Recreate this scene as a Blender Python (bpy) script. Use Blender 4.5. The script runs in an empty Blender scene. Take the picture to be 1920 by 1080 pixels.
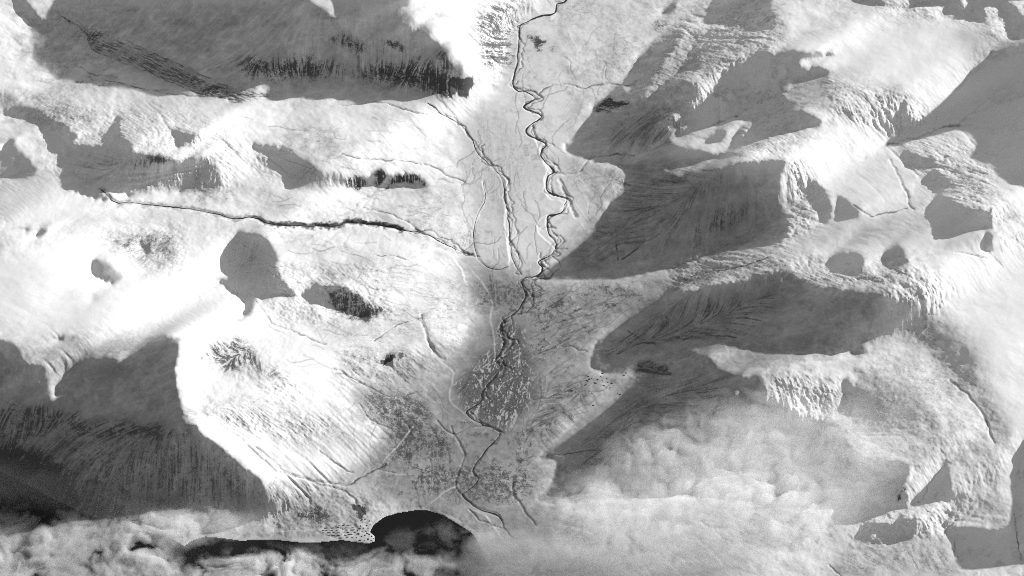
import bpy, bmesh, math, random, time
import numpy as np
T_START = time.time()
scene = bpy.context.scene
# ---------------------------------------------------------------- camera, sky, sun, exposure
_pitch, _dist = math.radians(45.0), 3627.0
_sun_el, _sun_az = math.radians(15.0), math.radians(28.0)      # azimuth from +x towards +y
cam_data = bpy.data.cameras.new('camera')
cam_data.sensor_width = 36.0
cam_data.lens = 85.0
cam_data.clip_start = 10.0
cam_data.clip_end = 60000.0
cam = bpy.data.objects.new('camera', cam_data)
cam.location = (0.0, -_dist * math.cos(_pitch), _dist * math.sin(_pitch))
cam.rotation_euler = (math.pi / 2 - _pitch, 0.0, 0.0)
scene.collection.objects.link(cam)
scene.camera = cam

world = bpy.data.worlds.new('World')
scene.world = world
world.use_nodes = True
wn = world.node_tree
wn.nodes.clear()
w_out = wn.nodes.new('ShaderNodeOutputWorld')
w_bg = wn.nodes.new('ShaderNodeBackground')
w_bw = wn.nodes.new('ShaderNodeRGBToBW')                        # monochrome film
w_sky = wn.nodes.new('ShaderNodeTexSky')
w_sky.sky_type = 'NISHITA'
w_sky.sun_disc = False
w_sky.sun_elevation = _sun_el
w_sky.sun_rotation = math.pi / 2 - _sun_az                      # the node counts from +y, clockwise
w_sky.altitude = 500.0
w_bg.inputs['Strength'].default_value = 0.095
wn.links.new(w_sky.outputs['Color'], w_bw.inputs['Color'])
wn.links.new(w_bw.outputs['Val'], w_bg.inputs['Color'])
wn.links.new(w_bg.outputs['Background'], w_out.inputs['Surface'])

sun_data = bpy.data.lights.new('sun', 'SUN')
sun_data.energy = 4.0
sun_data.angle = math.radians(0.5)
sun = bpy.data.objects.new('sun', sun_data)
sun.rotation_euler = (math.pi / 2 - _sun_el, 0.0, math.pi / 2 + _sun_az)
sun.location = (2000, 1000, 1500)
scene.collection.objects.link(sun)

scene.view_settings.view_transform = 'Standard'
scene.view_settings.look = 'None'
scene.view_settings.gamma = 1.0
scene.view_settings.exposure = 0.72
scene.cycles.use_denoising = False
scene.cycles.use_adaptive_sampling = False
scene.cycles.pixel_filter_type = 'BLACKMAN_HARRIS'
scene.cycles.filter_width = 0.95
scene.cycles.max_bounces = 14
scene.cycles.diffuse_bounces = 2
scene.cycles.volume_bounces = 8
scene.cycles.transparent_max_bounces = 16
# ---------------------------------------------------------------- view geometry shared by camera and terrain
import math
import numpy as np
PITCH = math.radians(45.0)          # the camera looks down this steeply
FOCAL = 85.0 / 36.0 * 1920.0        # focal length in survey units
DIST = 3627.0                       # camera to valley centre; one unit is ten metres
SUN_EL = math.radians(15.0)
SUN_AZ = math.radians(28.0)         # from +x (right) towards +y (far)
TANE = math.tan(SUN_EL)
cp, sp = math.cos(PITCH), math.sin(PITCH)
CAM = np.array([0.0, -DIST * cp, DIST * sp])


def ground(px, py, h):
    """point of the survey direction (px, py) at height h"""
    a = (np.asarray(px, float) - 960.0) / FOCAL
    b = -(np.asarray(py, float) - 540.0) / FOCAL
    rx, ry, rz = a, cp + b * sp, -sp + b * cp
    t = (np.asarray(h, float) - CAM[2]) / rz
    return CAM[0] + rx * t, CAM[1] + ry * t, CAM[2] + rz * t


def project(x, y, z):
    dx, dy, dz = x - CAM[0], y - CAM[1], z - CAM[2]
    w = dy * cp - dz * sp
    return 960.0 + FOCAL * dx / w, 540.0 - FOCAL * (dy * sp + dz * cp) / w


# ---------------------------------------------------------------- survey raster
CELL = 4.0
X0, X1, Y0, Y1 = -160.0, 2080.0, -120.0, 1200.0
NX, NY = int((X1 - X0) / CELL) + 1, int((Y1 - Y0) / CELL) + 1
gx = X0 + CELL * np.arange(NX)
gy = Y0 + CELL * np.arange(NY)
PX, PY = np.meshgrid(gx, gy)


def fill(poly, X, Y):
    """even-odd fill on the point arrays X, Y"""
    poly = np.asarray(poly, float).reshape(-1, 2)
    x0, y0 = poly.min(0); x1, y1 = poly.max(0)
    out = np.zeros(X.shape, bool)
    sel = (X >= x0) & (X <= x1) & (Y >= y0) & (Y <= y1)
    if not sel.any():
        return out
    xs, ys = X[sel], Y[sel]
    inside = np.zeros(xs.shape, bool)
    q = np.roll(poly, -1, 0)
    for (ax, ay), (bx, by) in zip(poly, q):
        if ay == by:
            continue
        c = ((ay > ys) != (by > ys))
        inside ^= c & (xs < (bx - ax) * (ys - ay) / (by - ay) + ax)
    out[sel] = inside
    return out


def blur(a, s, n=3):
    """n box passes of half width s cells"""
    s = int(round(s))
    if s < 1:
        return a
    for _ in range(n):
        for ax in (0, 1):
            pad = [(0, 0)] * a.ndim
            pad[ax] = (s + 1, s)
            c = np.cumsum(np.pad(a, pad, mode='edge'), axis=ax)
            k = 2 * s + 1
            a = (np.take(c, range(k, c.shape[ax]), ax) - np.take(c, range(0, c.shape[ax] - k), ax)) / k
    return a


def bil(a, fx, fy):
    """bilinear sample of a at fractional column fx, row fy"""
    fx = np.clip(fx, 0, a.shape[1] - 1.001); fy = np.clip(fy, 0, a.shape[0] - 1.001)
    i = fx.astype(np.int32); j = fy.astype(np.int32)
    u = fx - i; v = fy - j
    return (a[j, i] * (1 - u) + a[j, i + 1] * u) * (1 - v) + (a[j + 1, i] * (1 - u) + a[j + 1, i + 1] * u) * v


def soft_fill(polys, grid=(NX, NY), s=0):
    m = np.zeros((NY, NX))
    for p in polys:
        m = np.maximum(m, fill(p, PX, PY))
    return blur(m, s)

# ---------------------------------------------------------------- the survey: which ground the low sun misses
# S = turned away from the sun, L = sunny patch inside it; painted in order
SHADE = [
 ('S', [27,0,35,20,50,30,60,45,60,60,65,85,60,105,65,115,80,122,100,137,120,145,150,152,160,158,190,160,215,161,260,165,300,172,330,178,360,180,400,182,430,190,480,192,540,188,600,185,650,191,690,194,720,187,760,180,800,174,840,172,868,150,868,128,855,113,835,95,812,67,800,52,775,42,760,25,750,12,765,0,775,-120,120,-120,122,0,103,12,90,25,92,33,78,32,65,15,50,0,40,-120,10,-120]),
 ('L', [575,-120,585,0,605,8,620,20,632,33,646,40,630,25,635,15,630,0,630,-120]),
 ('S', [0,278,15,266,22,256,35,270,50,290,62,305,76,320,65,330,45,335,0,337,-160,330,-160,290]),
 ('S', [-160,200,0,207,40,195,70,200,85,212,110,230,130,232,135,240,130,262,118,270,112,285,117,310,117,355,145,362,165,370,185,375,215,382,220,378,205,365,185,352,200,357,220,365,240,369,270,367,300,362,328,359,330,355,345,370,358,372,342,360,365,357,400,358,425,352,432,345,415,340,420,333,412,315,407,292,370,291,340,300,328,305,320,298,300,290,280,285,262,282,248,290,250,268,232,252,226,235,230,215,218,222,205,240,190,268,160,270,140,268,150,258,140,246,128,262,105,290,92,265,85,250,75,235,60,227,40,222,0,210,-160,215]),
 ('L', [106,290,118,300,120,315,112,305]),
 ('L', [122,272,130,270,131,292,126,300,124,285]),
 ('S', [315,236,335,242,370,250,385,258,400,270,385,268,370,272,345,280,328,278,325,260]),
 ('S', [470,264,485,268,520,270,545,280,560,290,590,305,600,318,620,318,650,322,655,330,672,328,680,340,690,332,700,322,716,308,725,325,737,330,750,325,790,328,800,345,795,353,770,355,740,352,715,355,690,350,665,352,640,350,600,352,570,354,545,355,537,345,535,330,525,318,510,308,505,290,490,285,475,278]),
 ('S', [447,432,482,434,500,442,512,458,522,485,518,500,528,520,540,535,560,552,557,558,540,560,520,558,498,563,490,566,478,562,472,580,463,597,452,590,460,575,445,560,425,543,408,530,406,520,430,521,415,512,415,500,412,485,420,470,435,450]),
 ('S', [590,530,620,535,650,535,660,545,680,560,690,575,720,585,722,590,700,590,680,598,650,590,620,580,600,573,580,570,560,558,565,550,575,540]),
 ('S', [168,488,185,487,205,493,215,505,230,515,232,528,215,533,200,532,185,525,170,510]),
 ('S', [170,543,175,555,180,566,172,568,163,558]),
 ('S', [-100,425,0,425,20,423,52,420,60,430,52,440,45,432,30,435,18,445,10,455,0,465,-100,480]),
 ('S', [62,442,80,425,95,435,107,440,95,444,70,446]),
 ('S', [101,630,120,629,148,625,142,632,115,638,103,635]),
 ('S', [255,452,268,450,285,462,280,480,265,475]),
 ('S', [-160,620,0,632,22,636,35,648,45,660,42,670,60,680,90,682,92,692,90,710,94,745,98,753,103,738,103,722,115,712,118,700,135,685,155,672,180,664,205,668,233,669,275,630,300,630,345,633,334,645,335,660,328,690,330,720,335,740,340,765,345,785,350,797,368,797,372,812,400,830,430,855,460,880,475,890,490,905,497,920,505,940,520,952,490,975,430,1000,330,1015,200,1030,0,1060,-160,1100]),
 ('L', [92,692,100,690,110,700,104,715,102,735,98,753,94,745,91,712]),
 ('S', [792,597,801,602,806,625,819,650,833,673,825,673,807,652,796,628]),
 ('S', [720,661,739,660,739,689,724,686]),
 # right hand side of the valley
 ('S', [1293,40,1270,55,1228,75,1205,95,1195,108,1192,120,1178,140,1165,155,1140,175,1110,200,1110,215,1085,245,1058,270,1056,282,1080,290,1102,293,1106,304,1155,310,1170,320,1168,345,1182,347,1145,375,1137,393,1115,420,1115,432,1080,460,1040,490,1000,519,1012,525,1060,527,1150,528,1200,518,1280,498,1310,476,1400,466,1440,462,1470,448,1485,430,1475,400,1462,375,1462,345,1472,310,1478,295,1400,285,1300,280,1258,240,1290,195,1215,182,1200,185,1215,165,1222,150,1240,130,1250,110,1265,95,1277,75,1277,55]),
 ('S', [1200,187,1230,170,1260,147,1280,143,1300,147,1305,153,1312,152,1317,168,1310,185,1290,195]),
 ('S', [1440,85,1400,110,1370,125,1352,143,1355,157,1340,168,1312,190,1290,200,1270,215,1258,235,1250,270,1300,290,1350,290,1400,275,1440,258,1480,250,1510,243,1530,238,1545,227,1520,208,1505,203,1485,206,1500,195,1535,190,1490,188,1475,182,1470,172,1482,158,1500,150,1530,145,1552,139,1560,131,1540,123,1500,119,1520,108,1560,104,1570,97,1545,100,1520,97,1490,90,1475,88,1463,95,1453,104,1445,95]),
 ('L', [1496,119,1520,108,1545,111,1562,122,1575,135,1555,128,1540,123]),
 ('L', [1482,207,1500,197,1540,195,1548,226,1530,215,1505,203]),
 ('L', [1260,262,1300,243,1350,228,1395,221,1426,226,1405,246,1398,262,1370,280,1345,290,1330,282,1300,275,1270,272]),
 ('S', [1318,263,1340,248,1355,238,1368,245,1350,262,1330,270]),
 ('S', [1372,265,1390,238,1402,240,1390,262,1377,275]),
 ('L', [1168,155,1180,148,1190,158,1208,164,1190,170,1175,175]),
 ('L', [1262,217,1290,200,1288,207,1268,222]),
 ('L', [1258,242,1300,220,1290,231,1262,247]),
 ('L', [1395,272,1440,260,1500,248,1520,252,1480,275,1440,288,1400,290,1390,282]),
 ('L', [1234,321,1270,314,1310,304,1348,297,1375,293,1440,290,1480,285,1475,300,1440,297,1415,303,1400,299,1370,305,1345,318,1330,315,1310,322,1290,321,1275,332,1265,322]),
 ('S', [1285,108,1300,90,1308,85,1317,98,1310,128,1290,136,1284,120]),
 ('S', [1342,-120,1340,0,1330,20,1321,38,1335,45,1360,41,1392,43,1397,60,1430,58,1450,50,1455,30,1448,15,1450,0,1470,-120]),
 ('S', [1235,28,1245,15,1265,2,1267,10,1260,25,1240,29]),
 ('S', [1580,-120,1600,0,1625,8,1665,11,1705,15,1735,17,1765,23,1787,26,1830,40,1860,47,1895,50,1893,68,2100,90,2100,-120]),
 ('L', [1635,-30,1655,2,1705,13,1720,0,1700,-30]),
 ('L', [1712,14,1730,0,1750,8,1770,0,1781,5,1768,22,1740,16]),
 ('L', [1803,0,1812,14,1826,0,1815,-30]),
 ('L', [1848,15,1865,0,1878,15,1885,30,1895,45,1870,47,1850,40]),
 ('L', [1895,0,1920,30,2000,40,1990,-40]),
 ('S', [2100,60,1920,78,1895,83,1865,95,1845,112,1817,138,1815,147,1790,175,1772,195,1745,215,1720,222,1700,212,1702,190,1703,162,1693,190,1680,215,1672,235,1685,245,1690,247,1670,262,1655,272,1690,275,1700,265,1725,253,1750,245,1790,238,1820,236,1845,245,1855,258,1848,272,1840,280,1850,287,1878,292,1890,305,1900,322,1920,340,2100,420]),
 ('S', [1687,285,1705,280,1730,290,1755,298,1752,310,1740,318,1725,320,1700,315,1697,302]),
 ('S', [1718,342,1730,338,1740,325,1755,312,1765,325,1775,335,1790,345,1770,355,1755,358,1740,352,1728,345]),
 ('S', [1738,395,1745,380,1757,365,1765,360,1790,372,1800,380,1830,390,1855,392,1865,390,1862,415,1860,428,1830,430,1800,440,1760,443,1753,435,1750,415]),
 ('S', [1844,445,1855,432,1862,440,1865,465,1850,476,1842,468]),
 ('S', [1515,337,1520,335,1535,340,1550,355,1558,372,1562,388,1560,402,1553,418,1545,420,1535,405,1525,390,1515,365]),
 ('S', [1570,362,1590,370,1605,385,1615,393,1610,405,1585,412,1572,416,1563,408,1568,385]),
 ('S', [1549,487,1575,472,1600,466,1615,472,1623,488,1620,505,1607,513,1580,515,1565,507]),
 ('S', [1652,480,1660,470,1675,460,1685,455,1695,462,1700,475,1706,490,1690,495,1685,505,1675,507,1670,500,1658,497]),
 ('S', [1330,533,1370,530,1405,517,1445,508,1475,506,1510,520,1545,538,1590,540,1640,548,1690,560,1718,577,1712,592,1690,612,1668,632,1640,645,1625,655,1610,668,1595,661,1560,665,1520,662,1480,663,1440,662,1400,655,1360,648,1330,646,1300,650,1310,660,1330,670,1345,690,1370,698,1395,705,1430,700,1430,722,1440,745,1500,775,1570,790,1610,850,1590,900,1600,940,1540,955,1450,950,1330,935,1200,935,1100,940,1040,945,1005,935,1022,922,1035,900,1042,870,1038,862,1014,862,1020,850,1060,812,1085,785,1150,735,1187,705,1196,697,1180,690,1168,701,1130,703,1108,692,1103,683,1113,655,1118,637,1168,603,1240,562,1260,550]),
 ('L', [1618,648,1640,640,1665,632,1655,645,1635,660]),
 ('L', [1375,736,1392,727,1392,733,1380,740]),
 ('S', [1578,708,1590,709,1603,724,1625,730,1645,752,1640,785,1600,788,1570,775,1580,745]),
 ('S', [1533,698,1550,702,1572,719,1560,717]),
 ('S', [1525,712,1545,722,1560,737,1545,732]),
 ('S', [1775,855,1765,880,1740,905,1720,930,1710,948,1740,945,1765,942,1785,938,1790,930,1787,905,1785,890]),
 ('S', [1560,845,1600,840,1640,860,1680,860,1715,865,1705,890,1695,918,1708,930,1700,950,1660,962,1620,975,1605,985,1570,983,1560,965,1600,940,1580,900]),
 ('S', [1602,1010,1608,992,1625,978,1680,979,1692,965,1705,963,1722,975,1732,985,1720,1000,1710,1010,1680,1015,1650,1020,1620,1015]),
 ('L', [1628,1000,1640,1004,1655,1005,1665,1000,1672,994,1655,1010,1640,1009]),
 ('S', [1765,970,1790,985,1830,985,1870,990,1890,985,1910,975,2080,970,2080,1045,1915,1053,1850,1063,1810,1068,1790,1040,1790,1010,1775,995]),
 ('S', [1905,940,1898,985,1915,1015,2080,1000,2080,820,1925,815,1912,840,1905,890]),
]
# ground met by the sun at a lower angle than level ground: (tone 0..1 of level, softness, outline)
TONE = [
 (.55, 1, [1500,470,1560,422,1640,405,1740,398,1760,445,1850,432,1840,470,1700,460,1640,455,1580,460,1520,477]),
 (.35, 2, [1440,470,1520,440,1580,415,1620,412,1570,440,1510,475,1450,480]),
 (.45, 2, [1470,300,1520,330,1515,365,1530,400,1540,425,1490,440,1480,420,1465,380]),
 (.5, 2, [1700,290,1800,300,1850,350,1865,390,1800,372,1770,340,1740,320]),
 (.45, 3, [1780,50,1890,60,1890,80,1840,112,1815,140,1820,100]),
 (.5, 2, [1480,150,1560,140,1590,190,1660,200,1690,215,1660,240,1600,230,1540,200,1480,180]),
 (.35, 2, [1640,170,1700,160,1690,220,1660,240]),
 (.5, 1, [1610,230,1700,190,1720,222,1690,260,1650,250]),
 (.4, 2, [1440,700,1500,690,1560,720,1580,745,1560,775,1450,770,1420,740]),
 (.45, 2, [1500,515,1600,500,1740,520,1760,560,1720,575,1640,545,1550,535]),
 (.6, 3, [1600,690,1700,700,1760,760,1780,850,1700,900,1600,850]),
 (.6, 3, [1780,720,1830,760,1860,830,1890,830,1890,960,1780,930,1790,860]),
 (.35, 2, [1780,930,1890,950,1890,990,1770,975]),
 (.85, 3, [1300,930,1560,990,1780,1000,1800,1070,1800,1200,1000,1200,950,1000,1100,950]),
 (.35, 2, [1270,60,1320,50,1440,60,1440,85,1370,125,1340,160,1310,140,1320,90]),
 (.35, 2, [1440,10,1470,20,1475,70,1440,80]),
 (.4, 2, [1120,200,1180,160,1215,130,1240,140,1200,180]),
 (.4, 1, [1250,520,1300,500,1440,470,1560,480,1550,490,1440,505,1330,533]),
 (.35, 2, [1260,500,1310,478,1440,465,1500,470,1440,480,1300,510]),
 (.35, 1, [0,172,30,172,36,185,28,200,0,206,-100,206,-100,172]),
 (.45, 2, [80,190,150,195,190,230,110,225]),
 (.55, 2, [195,425,320,440,340,480,300,500,250,490,210,460]),
 (.5, 2, [480,275,520,300,535,340,510,330,480,300]),
 (.5, 2, [490,500,550,500,600,520,560,540,540,535,520,500]),
 (.4, 1, [500,560,560,560,600,585,590,610,530,600]),
 (.45, 1, [600,525,650,530,720,560,730,590,690,580,655,540]),
 (.35, 1, [335,635,360,640,365,670,345,690,335,680]),
 (.5, 1, [390,640,470,640,530,700,560,760,440,690]),
 (.55, 2, [335,755,480,765,480,790,360,790]),
 (.5, 2, [500,905,540,930,560,960,510,950]),
]
TONE += [
 (.35, 1, [515,576,585,570,600,600,545,606,520,598]), (.25, 1, [562,580,585,588,592,606,570,606]),
 (.4, 1, [640,668,718,664,720,690,662,710,630,692]), (.7, 2, [600,588,790,592,800,640,700,642,610,625]),
 (.75, 2, [685,690,780,690,780,735,720,740,690,722]), (1.35, 2, [560,628,690,640,760,646,700,655,560,650]),
 (.6, 2, [795,640,820,670,850,668,880,650,900,660,880,680,830,680]), (1.3, 2, [800,600,880,600,890,650,850,660,815,640]),
 (.55, 2, [120,398,180,400,260,412,250,420,130,412]), (.6, 2, [640,385,740,395,820,440,780,450,700,410]),
 (.5, 2, [660,320,720,330,790,330,810,360,700,362]), (.6, 2, [450,345,540,360,560,390,470,385]),
 (1.4, 2, [1640,685,1740,668,1790,715,1840,777,1855,815,1820,835,1760,770,1700,725]), (.2, 2, [1742,658,1790,704,1830,745,1858,790,1866,830,1900,825,1870,750,1810,690,1760,650]),
 (1.9, 2, [775,-120,960,-120,978,20,945,110,895,150,872,135,855,112,812,62,770,22]),
 (1.35, 2, [346,650,372,660,385,760,430,820,505,890,512,920,470,880,372,805,345,780,335,700]),
 (1.6, 2, [1240,500,1290,490,1330,500,1290,520,1245,545,1190,590,1170,590]),
 (-.2, 5, [1715,585,1765,590,1800,625,1840,660,1860,690,1850,710,1800,715,1780,690,1755,660,1720,640,1685,630]),
 (0.0, 5, [1600,720,1660,730,1720,745,1730,790,1690,815,1600,800]),
 (.92, 3, [985,525,1250,525,1240,562,1110,640,1100,690,1190,702,1015,855,1015,870,1030,920,1000,940,960,900,1000,800,990,640]),
 (1.08, 5, [1000,60,1180,40,1220,80,1180,140,1110,200,1060,275,1010,240]),
 (1.0, 3, [1030,280,1100,292,1170,320,1180,347,1110,430,1015,510,1020,420,1060,380]),
 (.98, 6, [680,700,800,640,870,700,900,800,880,900,840,945,740,960,690,900,720,800]),
 (1.0, 6, [820,240,900,260,950,350,950,510,880,490,850,400]),
 (1.02, 8, [560,640,760,600,800,640,700,720,560,720]),
]
TONE.append((.3, 6, [1020,940,1200,928,1330,928,1450,945,1600,960,1620,1010,1400,1000,1200,985,1030,985]))
TONE.append((.92, 5, [385,655,560,640,650,720,670,840,610,880,545,855,450,785,400,735]))
TONE.append((.5, 1, [395,640,470,645,500,690,520,735,500,730,440,700]))
WHITE_RISE = .20      # sunny slopes rise away from the sun by this share of tan(elevation)

FLOOR = [  # the valley bottom: level ground beside the river
 [985,35,1010,30,1040,60,1060,150,1075,230,1060,280,1080,320,1100,360,1110,400,1100,450,1060,480,1020,520,1040,560,1060,620,1060,680,1040,740,1000,790,960,830,960,900,1000,950,1040,1000,930,990,880,960,830,950,780,945,720,930,760,860,820,790,830,740,850,690,880,640,900,600,890,540,860,490,890,440,890,380,870,300,850,240,900,220,940,160,955,120,960,60],
]
PLAINS = [
 [985,530,1200,530,1120,590,1060,640,1060,690,1140,705,1060,770,990,840,1000,920,980,930,970,860,1000,790], [1105,690,1110,640,1180,600,1230,640,1200,690],
 [1020,850,1180,720,1230,760,1150,880,1040,930], [1000,519,1110,430,1180,420,1180,510], [1030,280,1100,292,1170,320,1180,347,1110,430,1080,440,1080,380],
 [1000,60,1150,50,1180,120,1110,195,1060,270,1020,230]]
LAKE = [[694,998,700,985,720,970,745,962,780,957,800,957,830,965,850,978,870,990,885,1000,895,1015,905,1040,920,1070,950,1120,980,1200,-160,1200,-160,850,-60,860,0,882,40,905,90,930,150,960,220,985,300,1003,315,1007,330,1015,345,1025,358,1015,372,1010,385,1007,420,1010,450,1014,480,1013,520,1013,560,1017,600,1017,640,1013,670,1017,690,1020,703,1015,702,1005]]
# known heights: x, y, height above the lake datum, reach in survey units
HEIGHTS = [(150, 560, 60, 60, .02), (40, 520, 70, 60, .02), (300, 420, 30, 50, .02), (600, 240, 42, 40, .02), (560, 480, 25, 40, .02),
           (765, 30, 106, 14, .2), (800, 54, 94, 12, .2), (838, 94, 80, 12, .2), (862, 124, 66, 10, .2), (868, 146, 56, 8, .15), (560, 192, 36, 30, .1), (700, 194, 36, 30, .1)]


def floor_height(px, py):
    return 9.0 - 0.018 * np.asarray(py, float)


def sun_steps():
    """per survey cell: image direction (in cells) of one unit of the sun's ground track, following a ray"""
    a = np.array([-math.cos(SUN_AZ), -math.sin(SUN_AZ), -TANE])
    x, y, z = ground(PX, PY, np.zeros_like(PX))
    u0, v0 = project(x, y, z)
    e = 1.0
    u1, v1 = project(x + a[0] * e, y + a[1] * e, z + a[2] * e)
    return (u1 - u0) / CELL, (v1 - v0) / CELL


def solve_terrain(verbose=False):
    shade = np.zeros((NY, NX))
    ox, oy = np.meshgrid([-1.5, -.5, .5, 1.5], [-1.5, -.5, .5, 1.5])
    shade = np.zeros((NY, NX))
    sub = []
    for dx, dy in zip(ox.ravel()[::3], oy.ravel()[::3]):
        m = np.zeros((NY, NX), bool)
        for k, p in SHADE:
            f = fill(p, PX + dx, PY + dy)
            m = (m | f) if k == 'S' else (m & ~f)
        sub.append(m)
    shade = np.mean(sub, 0)
    S = shade > 0.5
    tone = np.ones((NY, NX)) * (1 + WHITE_RISE)
    for t, s, p in TONE:
        w = blur(fill(p, PX, PY).astype(float), s)
        tone = tone * (1 - w) + t * w
    floor = np.maximum.reduce([fill(p, PX, PY) for p in FLOOR]).astype(float)
    lake = np.maximum.reduce([fill(p, PX, PY) for p in LAKE]).astype(bool)
    floor_w = blur(floor, 1)
    tone = tone * (1 - floor_w) + 1.0 * floor_w
    du, dv = sun_steps()                       # cells per unit of track
    n = np.hypot(du, dv)
    ux, uy = du / n, dv / n                    # unit image direction away from the sun
    per = 1.0 / n                              # track units per cell
    # for every shaded cell: cells of shade up-track and down-track
    jj, ii = np.mgrid[0:NY, 0:NX].astype(float)
    up = np.zeros((NY, NX)); dn = np.zeros((NY, NX))
    alive_u = S.copy(); alive_d = S.copy()
    K = 420
    Sf = S.astype(float)
    for k in range(1, K):
        for sgn, acc, alive in ((-1, up, alive_u), (1, dn, alive_d)):
            r, c = np.nonzero(alive)
            if len(r) == 0:
                continue
            y = r + sgn * k * uy[r, c]; x = c + sgn * k * ux[r, c]
            yi = np.rint(y).astype(int); xi = np.rint(x).astype(int)
            ok = (yi >= 0) & (yi < NY) & (xi >= 0) & (xi < NX)
            hit = np.zeros(len(r), bool)
            hit[ok] = S[yi[ok], xi[ok]]
            acc[r[hit], c[hit]] = k
            alive[r[~hit], c[~hit]] = False
    frac = (up + .5) / (up + dn + 1.0)
    # target slope along the track
    tgt = np.where(S, -TANE * (1.5 - 1.0 * frac), TANE * (tone - 1.0))
    w1 = np.where(S, .35, np.where(tone > 1.2, .25, 1.2))
    w1 = w1 + 2.0 * floor_w * (~S)
    # pairs: the last shaded cell and its crest
    end = S & (dn == 0) & (up > 1)
    er, ec = np.nonzero(end)
    L = up[er, ec] + 1.0
    ar = er - L * uy[er, ec]; ac = ec - L * ux[er, ec]
    ar = np.clip(ar, 1.01, NY - 2.01); ac = np.clip(ac, 1.01, NX - 2.01)
    drop = -TANE * (L + .6) * per[er, ec]
    ai = np.floor(ac).astype(int); aj = np.floor(ar).astype(int)
    fu, fv = ac - ai, ar - aj
    pidx = np.stack([aj * NX + ai, aj * NX + ai + 1, (aj + 1) * NX + ai, (aj + 1) * NX + ai + 1], 0)
    pw = np.stack([(1 - fu) * (1 - fv), fu * (1 - fv), (1 - fu) * fv, fu * fv], 0)
    eidx = er * NX + ec
    WP = 2.5
    # anchors
    A = np.zeros((NY, NX)); B = np.zeros((NY, NX))
    fh = floor_height(PX, PY)
    A += .5 * floor_w; B += .5 * floor_w * fh
    pl = .12 * blur(np.maximum.reduce([fill(p, PX, PY) for p in PLAINS]).astype(float), 1) * (1 - floor_w)
    A += pl; B += pl * (fh + .014 * (PX - 985))
    lk = blur(lake.astype(float), 1)
    A += .6 * lk; B += .6 * lk * (-11.5)
    for x, y, h, r, wt in HEIGHTS:
        g = wt * np.exp(-((PX - x) ** 2 + (PY - y) ** 2) / (r * r))
        A += g; B += g * h
    A += 1e-5; B += 1e-5 * 40
    sh = (NY, NX)
    jj1 = np.clip(np.floor(jj + uy), 0, NY - 2).astype(int); ii1 = np.clip(np.floor(ii + ux), 0, NX - 2).astype(int)
    gu = np.clip(ii + ux - ii1, 0, 1); gv = np.clip(jj + uy - jj1, 0, 1)
    q = [(jj1 * NX + ii1).ravel(), (jj1 * NX + ii1 + 1).ravel(), ((jj1 + 1) * NX + ii1).ravel(), ((jj1 + 1) * NX + ii1 + 1).ravel()]
    qw = [((1 - gu) * (1 - gv)).ravel(), (gu * (1 - gv)).ravel(), ((1 - gu) * gv).ravel(), (gu * gv).ravel()]
    edge = np.ones(sh); edge[:, :2] = 0; edge[-2:, :] = 0; edge[:2, :] = 0; edge[:, -2:] = 0
    W1 = (w1 * edge).ravel()
    T1 = (tgt * per).ravel()
    WS, WM = .03, .008
    # less stiff across crests and shade ends
    N = NX * NY

    def Ds(h):
        r = -h
        for a, b in zip(q, qw):
            r = r + b * h[a]
        return r

    def DsT(r):
        o = -r
        for a, b in zip(q, qw):
            o = o + np.bincount(a, b * r, N)
        return o

    def Pd(h):
        return h[eidx] - (pw * h[pidx]).sum(0)

    def PdT(r):
        o = np.bincount(eidx, r, N)
        for a, b in zip(pidx, pw):
            o = o - np.bincount(a, b * r, N)
        return o

    def lap(h):
        m = h.reshape(sh)
        p = np.pad(m, 1, mode='edge')
        return (p[:-2, 1:-1] + p[2:, 1:-1] + p[1:-1, :-2] + p[1:-1, 2:] - 4 * m).ravel()
    Af = A.ravel()
    B2 = B

    def op(h):
        l = lap(h)
        return DsT(W1 * Ds(h)) + WP * PdT(Pd(h)) + WS * lap(l) - WM * l + Afl[0] * h
    Afl = [Af]
    h = np.where(True, B.ravel() / Af, 0)
    Pp = np.ones(len(er)) * drop
    extraA = np.zeros(N); extraB = np.zeros(N)

    def cg(h, rhs, iters):
        dg = 2.0 * W1 + Afl[0] + WS * 20 + WM * 4 + .2
        r = rhs - op(h); z = r / dg; p = z.copy(); rz = r @ z
        for _ in range(iters):
            Ap = op(p)
            al = rz / (p @ Ap)
            h = h + al * p; r = r - al * Ap
            z = r / dg; rz2 = r @ z
            p = z + (rz2 / rz) * p; rz = rz2
        return h
    for rnd in range(4):
        Afl[0] = Af + extraA
        rhs = DsT(W1 * T1) + WP * PdT(Pp) + B.ravel() + extraB
        h = cg(h, rhs, 700 if rnd == 0 else 200)
        # where the shade falls with this relief: raise sunny ground out of it, sink shaded ground into it
        Hm = h.reshape(sh)
        run = np.full(sh, -1e9)
        for k in range(1, 220):
            y = jj - k * uy; x = ii - k * ux
            inb = (y > 0) & (y < NY - 1) & (x > 0) & (x < NX - 1)
            v = bil(Hm, x, y) - TANE * per * k
            run = np.where(inb & (v > run), v, run)
        need_down = S & (Hm > run - .25) & (dn > 0) & (run > -1e8)
        need_up = (~S) & (run > -1e8) & (Hm < run) & (blur(Sf, 3) < .02)
        if verbose:
            print('round', rnd, 'shade to sink', need_down.sum(), 'sun to raise', need_up.sum(), 'of', S.sum(), 'h', Hm.min(), Hm.max())
        ea = np.zeros(sh); eb = np.zeros(sh)
        ea[need_down] = .4; eb[need_down] = .4 * (run[need_down] - 1.0)
        ea[need_up] = .1; eb[need_up] = .1 * (run[need_up] + .4)
        pit = (Hm < fh - 1.0) & (lk < .05)
        ea[pit] += .05; eb[pit] += .05 * fh[pit]
        extraA = .7 * extraA + ea.ravel(); extraB = .7 * extraB + eb.ravel()
    Hm = h.reshape(sh)
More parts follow.
